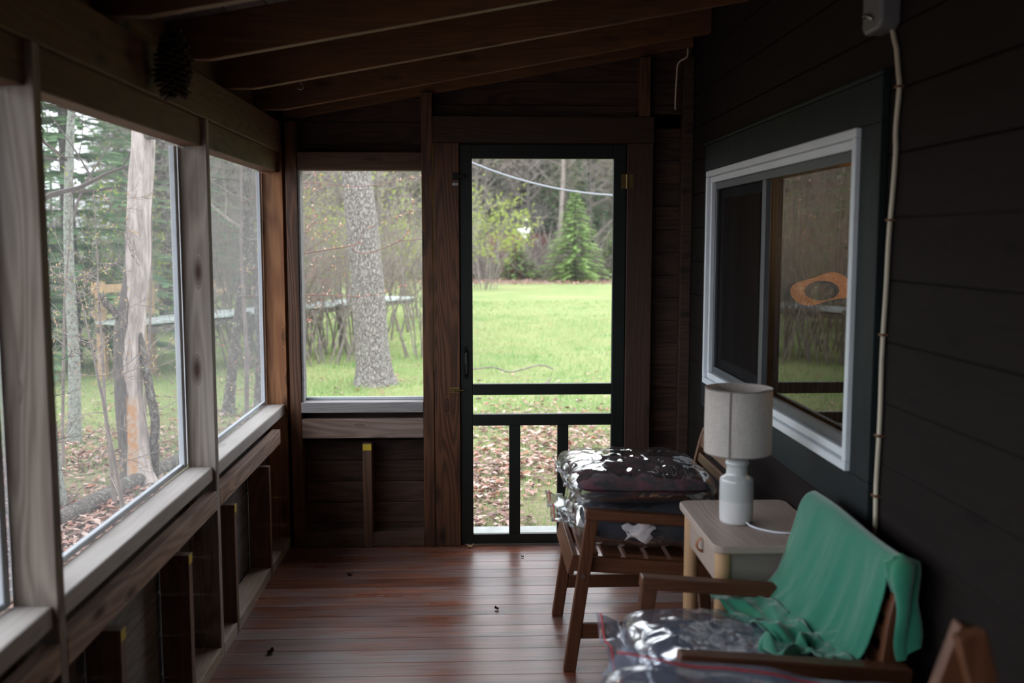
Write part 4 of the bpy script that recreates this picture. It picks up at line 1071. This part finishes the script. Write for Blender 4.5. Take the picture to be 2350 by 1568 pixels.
t_ = bare_tree(23, 5.5, .06, (14,4,3), 3, clear=.3, lean=(.06,0))
tree_obj('young_tree', (-2.72, 10.9, gz(-2.72, 10.9)), [('trunk', t_[0], 'bark_grey'), ('branches', t_[1], 'twig')], 'young leaning tree seen through the screen next to the corner')
t_ = bare_tree(24, 5, .045, (12,4,3), 3, clear=.3, lean=(.02,0))
tree_obj('young_tree', (-2.45, 11.2, gz(-2.45, 11.2)), [('trunk', t_[0], 'bark_grey'), ('branches', t_[1], 'twig')], 'thinner straight tree beside the leaning one past the corner screen')
# saplings with unfolding leaves
for i, (x, y, H, s, lab, lm, tm) in enumerate((
    (-2.12, 6.0, 1.75, 31, 'sapling with orange young leaves close to the middle screen', 'leaf_orange', 'twig'),
    (-2.55, 7.0, 2.3, 32, 'sapling with young leaves in front of the dead snag', 'leaf_orange', 'twig'),
    (-1.95, 6.9, 1.7, 33, 'low sapling with orange buds by the two-tone post', 'leaf_orange', 'twig'),
    (-2.9, 8.7, 2.8, 34, 'tall sapling with yellowish young leaves behind the snag', 'leaf_yellow', 'twig'),
    (-1.75, 9.0, 2.4, 35, 'thin sapling with red buds left of the thick trunk', 'leaf_red', 'twig_red'),
    (-2.3, 5.2, 1.3, 36, 'dark bare sapling low outside the middle screen', 'leaf_orange', 'twig_dark'),
    (-3.4, 8.2, 2.6, 37, 'sapling with yellow leaves beside the lichen-spotted tree', 'leaf_yellow', 'twig'))):
    t_ = bare_tree(s, H, .017, (15,5,3), 3, clear=.12, leaf=(i != 5), leafn=1, leafs=.011, spread=.8)
    if t_[2]:
        RR = random.Random(s); fs_ = [q for q in t_[2].f if RR.random() < .4]; t_[2].f = []; ov = t_[2].v; t_[2].v = []
        for q in fs_: t_[2].poly([ov[i_] for i_ in q])
    tree_obj('sapling', (x, y, gz(x, y)), [('trunk', t_[0], tm), ('branches', t_[1], tm), ('leaves', t_[2], lm)], lab, 'sapling', 'budding saplings')
# two long budding twigs crossing the corner window belong to a maple sapling left of it
def window_maple():
    x0, y0 = -1.95, 8.4; z0 = gz(x0, y0)
    r = thing('maple_sapling', (x0, y0, z0), 'maple sapling reaching reddish budding twigs across the corner window', 'sapling')
    R = random.Random(5); br = MB(); lf = MB()
    st = MB(); st.tube([(0,0,-.05),(.03,0,.9),(.0,.02,1.8),(.04,0,3.0)], [.022,.018,.013,.005], 7, caps=False); st.build('trunk', M['twig'], r, smooth=True)
    def twig(pts, rad, buds=8):
        q = smoothpath(pts, 5); br.tube(q, [rad*(1-.7*i/len(q)) for i in range(len(q))], 5, caps=False)
        for k in range(buds):
            p = q[R.randrange(len(q)//3, len(q))]
            for kk in range(2):
                v = Vector((R.gauss(0,1), R.gauss(0,1), R.gauss(0,1)+.6)).normalized(); t = v.orthogonal().normalized(); s = R.uniform(.010, .02)
                lf.poly([p, p+v*s*.6+t*s*.3, p+v*s*1.5, p+v*s*.6-t*s*.3])
    twig([(.02,0,1.62),(.45,-.02,1.76),(.85,-.03,1.83),(1.03,-.03,1.87)], .009)
    twig([(.95,-.03,1.86),(.95,-.04,1.80),(1.05,-.04,1.78),(1.28,-.05,1.86),(1.40,-.05,1.96),(1.43,-.05,2.14),(1.44,-.05,2.22)], .006, 12)
    twig([(1.32,-.05,1.88),(1.5,-.05,1.9),(1.66,-.05,1.96),(1.77,-.05,2.04)], .004, 10)
    twig([(.97,-.03,1.86),(1.05,-.03,1.97),(1.22,-.04,2.05),(1.40,-.04,2.11)], .003, 10)
    twig([(.5,-.02,1.77),(.75,-.02,1.92),(.85,-.02,2.03)], .003, 8)
    twig([(.02,0,1.42),(.6,.02,1.43),(1.05,.02,1.42),(1.36,.0,1.51)], .006, 10)
    twig([(.3,.0,1.0),(.5,.0,1.18),(.70,.0,1.42),(.86,0,1.60)], .004, 10)
    twig([(.03,0,.8),(.3,.0,1.02),(.55,.0,1.20)], .006, 4)
    twig([(.02,0,2.2),(.5,.02,2.36),(1.0,.02,2.33),(1.5,.0,2.42)], .006, 10)
    br.build('branches', M['twig_red'], r); tag(lf.build('buds', M['leaf_red'], r), kind='stuff')
window_maple()
# fallen log and sticks
lg = MB(); pts = wander(random.Random(4), (-2.78, 6.35, gz(-2.7,6.4)+.05), (.16, 1, .0), 2.3, 10, .03)
pts = [Vector((p.x, p.y, gz(p.x, p.y)+.055)) for p in pts]
r = thing('fallen_log', tuple(pts[0]), 'thin fallen log with a raw orange end outside the middle screen', 'log')
local(r, lg.tube(pts, [.05,.055,.06,.06,.06,.06,.055,.055,.05,.05,.045], 10)).build('bark_body', M['bark_grey'], r, smooth=True)
e = MB(); d0 = (pts[0]-pts[1]).normalized(); local(r, e.tube([pts[0]+d0*.001, pts[0]+d0*.16, pts[0]+d0*.30], [.042,.034,.008], 8)).build('broken_end', M['newwood'], r)
def stick(pts, rad, lab):
    mb = MB(); mb.tube(smoothpath([(x, y, gz(x, y)+h) for x, y, h in pts], 4), rad, 5); tag(mb.build('fallen_branch', M['twig']), lab, 'branch', 'fallen branches on the lawn')
stick([(-.15,14.2,.03),(.25,14.0,.10),(.5,13.8,.06),(.9,13.9,.14),(1.1,13.9,.08)], .012, 'forked fallen branch on the lawn above the middle door rail')
stick([(.1,12.4,.05),(.5,12.2,.03),(.8,12.3,.05),(.95,12.4,.16)], .011, 'short bare branch on the lawn just above the middle door rail')

# raised boardwalk with raw posts
bw = thing('boardwalk', (-3.0, 15.5, GZ), 'grey wet plank walk with yellow lumber posts at its near end', 'boardwalk')
A, B = Vector((-4.75, 13.2, .45)), Vector((-1.4, 18.3, .50)); dv = (B-A).normalized(); sv = Vector((dv.y, -dv.x, 0))
m_ = MB(); n = 46
for k in range(n):
    p = A.lerp(B, (k+.5)/n); m_.bar(p-sv*.36, p+sv*.36, (B-A).length/n*.93, .035)
local(bw, m_).build('deck', M['boardwalk'], bw)
m_ = MB()
for s_ in (-1, 1): m_.bar(A+sv*s_*.33-Vector((0,0,.10)), B+sv*s_*.33-Vector((0,0,.05)), .045, .07)
local(bw, m_).build('beams', M['bark_grey'], bw)
for t, s_, top in ((.02,-1,.98),(.02,1,.98),(.15,-1,.98),(.33,1,.5),(.33,-1,.5),(.66,1,.5),(.66,-1,.5)):
    p = A.lerp(B, t)+sv*s_*.40
    local(bw, MB().bar((p.x,p.y,GZ-.1), (p.x,p.y,top), *((.11,.11) if top > .6 else (.06,.06)), (0,1,0))).build('post', M['newwood' if top > .6 else 'bark_grey'], bw)
local(bw, MB().bar(A-sv*.40+Vector((0,0,.44)), A.lerp(B,.15)-sv*.40+Vector((0,0,.44)), .05, .11).bar(A-sv*.40+Vector((0,0,.10)), A.lerp(B,.13)-sv*.40+Vector((0,0,.42)), .05, .09)).build('hand_rail', M['newwood'], bw)

# spruce on the lawn edge, pale trunk behind it, red cabin, overhead cable
t_ = conifer(41, 4.2, 3.5, 'needles_fresh', whorl=.21, density=1.3, q=.11, bare=.03)
sp = tree_obj('young_spruce', (4.55, 45.5, gz(4.55, 45.5)), [('trunk', t_[0], 'bark_grey'), ('foliage', t_[1], 'needles_fresh')], 'small bright green spruce alone at the far edge of the lawn')
sp2 = copy_tree(sp); sp2.location = (6.7, 48, GZ); sp2.scale = (.7,.7,.62); sp2.rotation_euler.z = 1; tag(sp2, 'smaller green spruce right behind the lone spruce')
sp3 = copy_tree(sp); sp3.location = (2.0, 47.5, GZ); sp3.scale = (.8,.8,.45); sp3.rotation_euler.z = 2; tag(sp3, 'low green spruce in front of the red cabin')
t_ = bare_tree(42, 13, .15, (14,4,3), 3, clear=.35)
tree_obj('pale_tree', (4.25, 50, GZ), [('trunk', t_[0], 'bark_pale'), ('branches', t_[1], 'twig')], 'pale straight trunk rising behind the lone spruce')
cb = thing('cabin', (2.6, 54, GZ), 'red cabin with white trim half hidden behind the far trees', 'cabin')
local(cb, MB().box(.6, 5.4, 52, 56, GZ, 2.0)).build('wall', M['red_paint'], cb)
local(cb, MB().prism([(.3,1.95),(5.7,1.95),(3.0,3.6)], 'y', 51.6, 56.4)).build('roof', M['roof_grey'], cb)
for x in (1.15, 2.2, 3.2, 3.9): local(cb, MB().box(x, x+.12, 51.96, 52, GZ+.3, 1.6)).build('trim', M['white_paint'], cb)
local(cb, MB().box(2.45, 2.9, 51.95, 52, .9, 1.3)).build('window', M['white_paint'], cb)
b = MB(); Rb = random.Random(8)
for k in range(16):
    w_ = Rb.uniform(.05,.12); b.lathe([(.01,-w_),(w_*.8,-w_*.6),(w_,0),(w_*.7,w_*.7),(.01,w_)], (2.05+Rb.gauss(.35,.28), 47.0+Rb.uniform(-.3,.3), 1.95+Rb.gauss(0,.14)), 7)
t_ = bare_tree(43, 3.2, .03, (9,3,2), 2)
fb = tree_obj('flowering_shrub', (2.5, 47.2, GZ), [('trunk', t_[0], 'twig'), ('branches', t_[1], 'twig')], 'small bush with white blossom in front of the red cabin', 'shrub')
local(fb, b).build('blossom', M['white_paint'], fb)
oc = MB(); pts = []
for k in range(25):
    t = k/24; x = -1.2+3.6*t; pts.append((x, 11, 2.03+.118*(x-1.7)**2))
oc.tube(pts, .011, 6)
tag(oc.build('overhead_cable', M['wet_cable'], smooth=True), 'sagging pale overhead cable across the top of the screen door', 'cable')

# yellow-green bushes at the left edge of the door view, and shrubs under the corner window view
def shrub(seed, H, stems, leafy=False, rad=.019, leafs=.03):
    R = random.Random(seed); br = MB(); lf = MB() if leafy else None
    for k in range(stems):
        a = R.uniform(0, 6.3); rr = R.uniform(0, .5)
        grow(R, br, (rr*math.cos(a), rr*math.sin(a), -.05), (math.cos(a)*.3, math.sin(a)*.3, 1), H*R.uniform(.6, 1.0), rad, 0, 3, (6,4,3), .75, lf, 1, 5, .05, .10, leafs)
    return br, lf
t_ = shrub(51, 3.5, 12, True, .018, .05)
yb = tree_obj('leafing_bush', (.35, 38, gz(.35, 38)), [('stems', t_[0], 'twig'), ('leaves', t_[1], 'leaf_yellow')], 'yellow-green leafing bush at the lawn edge left of the red cabin', 'shrub')
y2 = copy_tree(yb); y2.location = (-.9, 40, GZ); y2.rotation_euler.z = 2; y2.scale = (.6,.6,.65); tag(y2, 'yellow-green leafing bush behind the thick trunk, right of it')
y3 = copy_tree(yb); y3.location = (-3.5, 22, GZ); y3.rotation_euler.z = 4; y3.scale = (.7,.7,.75); tag(y3, 'yellow-green leafing bush beyond the grey plank walk')

s1 = shrub(61, 2.6, 11); s2 = shrub(62, 2.2, 10, True)
protoA = tree_obj('bare_shrub', (-2.6, 17.5, gz(-2.6, 17.5)), [('stems', s1[0], 'twig')], 'bare grey shrub thicket left of the thick trunk', 'shrub', 'bare shrubs on the lawn edge')
protoB = tree_obj('budding_shrub', (-3.3, 19, gz(-3.3, 19)), [('stems', s2[0], 'twig'), ('leaves', s2[1], 'leaf_yellow')], 'budding shrub with yellow flecks left of the thick trunk', 'shrub', 'budding shrubs')
def shrub_copy(p, x, y, s, rot, lab): 
    c = copy_tree(p); c.location = (x, y, gz(x, y)); c.scale = (s, s, s); c.rotation_euler.z = rot; tag(c, lab); return c
for i, (x, y, s) in enumerate(((-2.75,15.8,.95),(-2.25,15.2,.85),(-2.0,16.4,1.0),(-.85,16.0,.8),(-3.3,14.9,.9))):
    shrub_copy(protoA, x, y, s, i*2.1+.3, ['bare grey shrub before the plank walk at the left edge of the corner window', 'bare grey shrub in front of the plank walk close to the thick trunk', 'bare grey shrub under the plank walk hard by the thick trunk', 'bare grey shrub at the right edge of the corner window', 'bare grey shrub past the corner screen, before the plank walk'][i])
for i, (x, y, s) in enumerate(((-3.6,16.8,1.1),(-2.0,19.5,1.2),(-1.2,21,1.1),(-4.4,18,1.2))):
    shrub_copy(protoA, x, y, s, i*1.3, ['bare grey shrub left of the bushes by the thick trunk', 'bare grey shrub directly behind the thick trunk', 'bare grey shrub just right of the thick trunk', 'bare grey shrub behind the orange corner post'][i])
for i, (x, y, s) in enumerate(((-1.35,24,1.2),(-2.4,22,1.25),(-5.4,15.5,1.1))):
    shrub_copy(protoB, x, y, s, i*1.7+.5, ['budding shrub right of the thick trunk beyond the plank walk', 'budding shrub behind the far end of the plank walk', 'budding shrub behind the near end of the plank walk'][i])

# dark conifer past the middle screen, and the forest that closes the view
t_ = conifer(71, 7.5, 4.2, 'needles', whorl=.30, density=.9, q=.11, bare=.05)
fir = tree_obj('fir_tree', (-5.9, 14.8, gz(-5.9, 14.8)), [('trunk', t_[0], 'bark_grey'), ('foliage', t_[1], 'needles')], 'mid-green fir behind the dead snag', 'tree')
f2 = copy_tree(fir); f2.location = (-8.4, 17.8, GZ); f2.rotation_euler.z = 2.2; f2.scale = (.9,.9,.95); tag(f2, 'mid-green fir left of the snag, under the patch of sky')
f3 = copy_tree(fir); f3.location = (-6.6, 21.5, GZ); f3.rotation_euler.z = 4.2; f3.scale = (1.1,1.1,1.2); tag(f3, 'mid-green fir further back between the snag and the two-tone post')
t_ = conifer(72, 16, 6.5, 'needles_dark', whorl=.55, density=.75, q=.20, bare=.10)
con = tree_obj('forest_conifer', (-12, 52, GZ), [('trunk', t_[0], 'bark_grey'), ('foliage', t_[1], 'needles_dark')], 'dark conifer in the forest that closes the view', 'tree', 'dark conifers of the far forest')
t_ = bare_tree(73, 12, .13, (34,8,5), 3, clear=.06, spread=1.0)
bt = tree_obj('forest_tree', (-6, 50, GZ), [('trunk', t_[0], 'bark_grey'), ('branches', t_[1], 'twig')], 'bare grey twiggy tree in the far forest', 'tree', 'bare trees of the far forest')
t_ = bare_tree(74, 10, .10, (32,8,5), 3, clear=.05, spread=1.0, leaf=True, leafn=1, leafs=.04)
bt2 = tree_obj('forest_tree', (-2, 51, GZ), [('trunk', t_[0], 'bark_grey'), ('branches', t_[1], 'twig'), ('leaves', t_[2], 'leaf_olive')], 'twiggy forest tree with specks of olive young leaf', 'tree', 'budding trees of the far forest')
R = random.Random(17)
def scatter(proto, pts, lab=None, grp=None):
    for x, y, s in pts:
        if -.445 < x/y < -.365: continue   # the gap where the sky shows
        c = copy_tree(proto); c.location = (x, y, gz(x, y)-.1); c.rotation_euler.z = R.uniform(0, 6.3); c.scale = (s, s, s*R.uniform(.9, 1.1)); tag(c, lab, group=grp)
scatter(con, [(x+R.uniform(-1,1), 58+R.uniform(-2,8), R.uniform(.85,1.2)) for x in range(-34, 20, 4)] + [(x+R.uniform(-1,1), 72+R.uniform(-3,5), R.uniform(1.1,1.4)) for x in range(-32, 26, 5)])
scatter(con, [(-9.5,26,.62),(-12.8,31,.8),(-7.5,33,.7),(-16.5,38,.9),(8.5,53,.6),(7.2,60,.9),(.4,56,.7)], 'dark conifer standing apart in front of the far forest wall', 'dark conifers in front of the far forest')
scatter(bt, [(x+R.uniform(-.8,.8), 49+R.uniform(0,5), R.uniform(.8,1.15)) for x in (-20,-17,-14.5,-11,-9,-3.5,.6,3.2,5.5,7.5,9.5,12)])
scatter(bt, [(-7.2,24,.7),(-4.6,26,.7),(-10.8,28,.8),(-5.8,30,.8),(-8.6,36,.85),(-3.0,32,.75),(-13.5,34,.85)], 'bare grey twiggy tree in the left woods beyond the plank walk', 'bare trees beyond the plank walk')
scatter(bt2, [(x+R.uniform(-.8,.8), 48+R.uniform(0,4), R.uniform(.8,1.15)) for x in (-18,-12.5,-7.5,.2,6.4,8.8)])
scatter(bt2, [(-6.4,19.5,.6),(-8.0,29,.8),(-4.0,29,.7),(-11.5,25,.75)], 'olive-flecked twiggy tree in the left woods beyond the plank walk', 'budding trees beyond the plank walk')
scatter(fir, [(-.5,50.6,.75),(4.2,51.5,.7),(5.3,51,.8)], 'mid-green fir at the foot of the far forest', 'mid-green firs at the foot of the far forest')
scatter(fir, [(x+R.uniform(-.8,.8), 49+R.uniform(0,7), R.uniform(.7,1.1)) for x in (-17,-12,-9.5,-6,-3.2,-1.9,4.6,6.3,8.0,9.6,11.5)], 'mid-green fir at the foot of the far forest', 'mid-green firs at the foot of the far forest')
for x, y, k_ in ((-11.6,28,.42),(-12.8,30,.38),(-12.2,32,.46),(-14.2,35,.5),(-13.6,36,.46),(-10.6,27,.36),(-15.6,38,.5),(-13.2,33,.4)):
    c = copy_tree(fir); c.location = (x, y, GZ); c.scale = (k_*1.5,k_*1.5,k_); c.rotation_euler.z = x; tag(c, 'low fir among the trees under the patch of sky', group='low firs under the patch of sky')
for x, y, k_ in ((-9.2,22,.45),(-10.4,25.5,.5)):
    c = copy_tree(bt); c.location = (x, y, GZ); c.scale = (k_,k_,k_); c.rotation_euler.z = x; tag(c, 'bare twiggy tree reaching into the patch of sky', group='bare trees against the sky')
scatter(con, [(x+R.uniform(-1,1), 66+R.uniform(-2,4), R.uniform(.9,1.2)) for x in range(-22, 22, 3)])
scatter(bt, [(x+R.uniform(-.8,.8), 55+R.uniform(0,4), R.uniform(1,1.25)) for x in range(-18, 13, 2)])
# brush under the far forest
g = MB()
for k in range(7000):
    x = R.uniform(-18, 12); y = R.uniform(46.5, 55); z = GZ
    if .022 < x/y < .052 and R.random() < .75: continue
    a = R.uniform(0, 6.3); L = R.uniform(.7, 3.6); d = Vector((math.cos(a)*.6, math.sin(a)*.6, 1))
    pts = wander(R, (x, y, z), d, L, 3, .35); g.tube(pts, [.02,.016,.012,.007], 3, caps=False)
tag(g.build('undergrowth', M['twig'], loc=(0,0,0)), 'tangled bare undergrowth at the foot of the far forest', 'undergrowth', None, 'stuff')

# ------------------------------------------------------------------ light and camera
wd = bpy.data.worlds.new('overcast'); sc.world = wd; wd.use_nodes = True
t = NT(wd.node_tree); bg = wd.node_tree.nodes['Background']
tc = t.n('TexCoord'); sep = t.n('SeparateXYZ'); t.l(tc.outputs['Generated'], sep.inputs[0])
cr = t.ramp(sep.outputs[2], [(.0, (.72,.78,.84)), (.5, (1.0,1.04,1.10)), (1.0, (1.25,1.28,1.34))])
t.l(cr, bg.inputs[0]); bg.inputs[1].default_value = 1.9

cam = bpy.data.cameras.new('camera'); co = bpy.data.objects.new('camera', cam); COL.objects.link(co); sc.camera = co
cam.sensor_width = 36; cam.lens = 2285/2350*36
co.location = (0, 0, 1.55)
co.rotation_euler = (math.radians(90-5.85), 0, math.radians(-2.13))
cam.clip_start = .02; cam.clip_end = 300
cam.dof.use_dof = True; cam.dof.focus_distance = 4.85; cam.dof.aperture_fstop = 2.4
sc.view_settings.view_transform = 'Standard'; sc.view_settings.look = 'None'; sc.view_settings.gamma = 1; sc.view_settings.use_curve_mapping = False
sc.view_settings.exposure = 1.15
sc.cycles.max_bounces = 8; sc.cycles.diffuse_bounces = 5; sc.cycles.transparent_max_bounces = 24
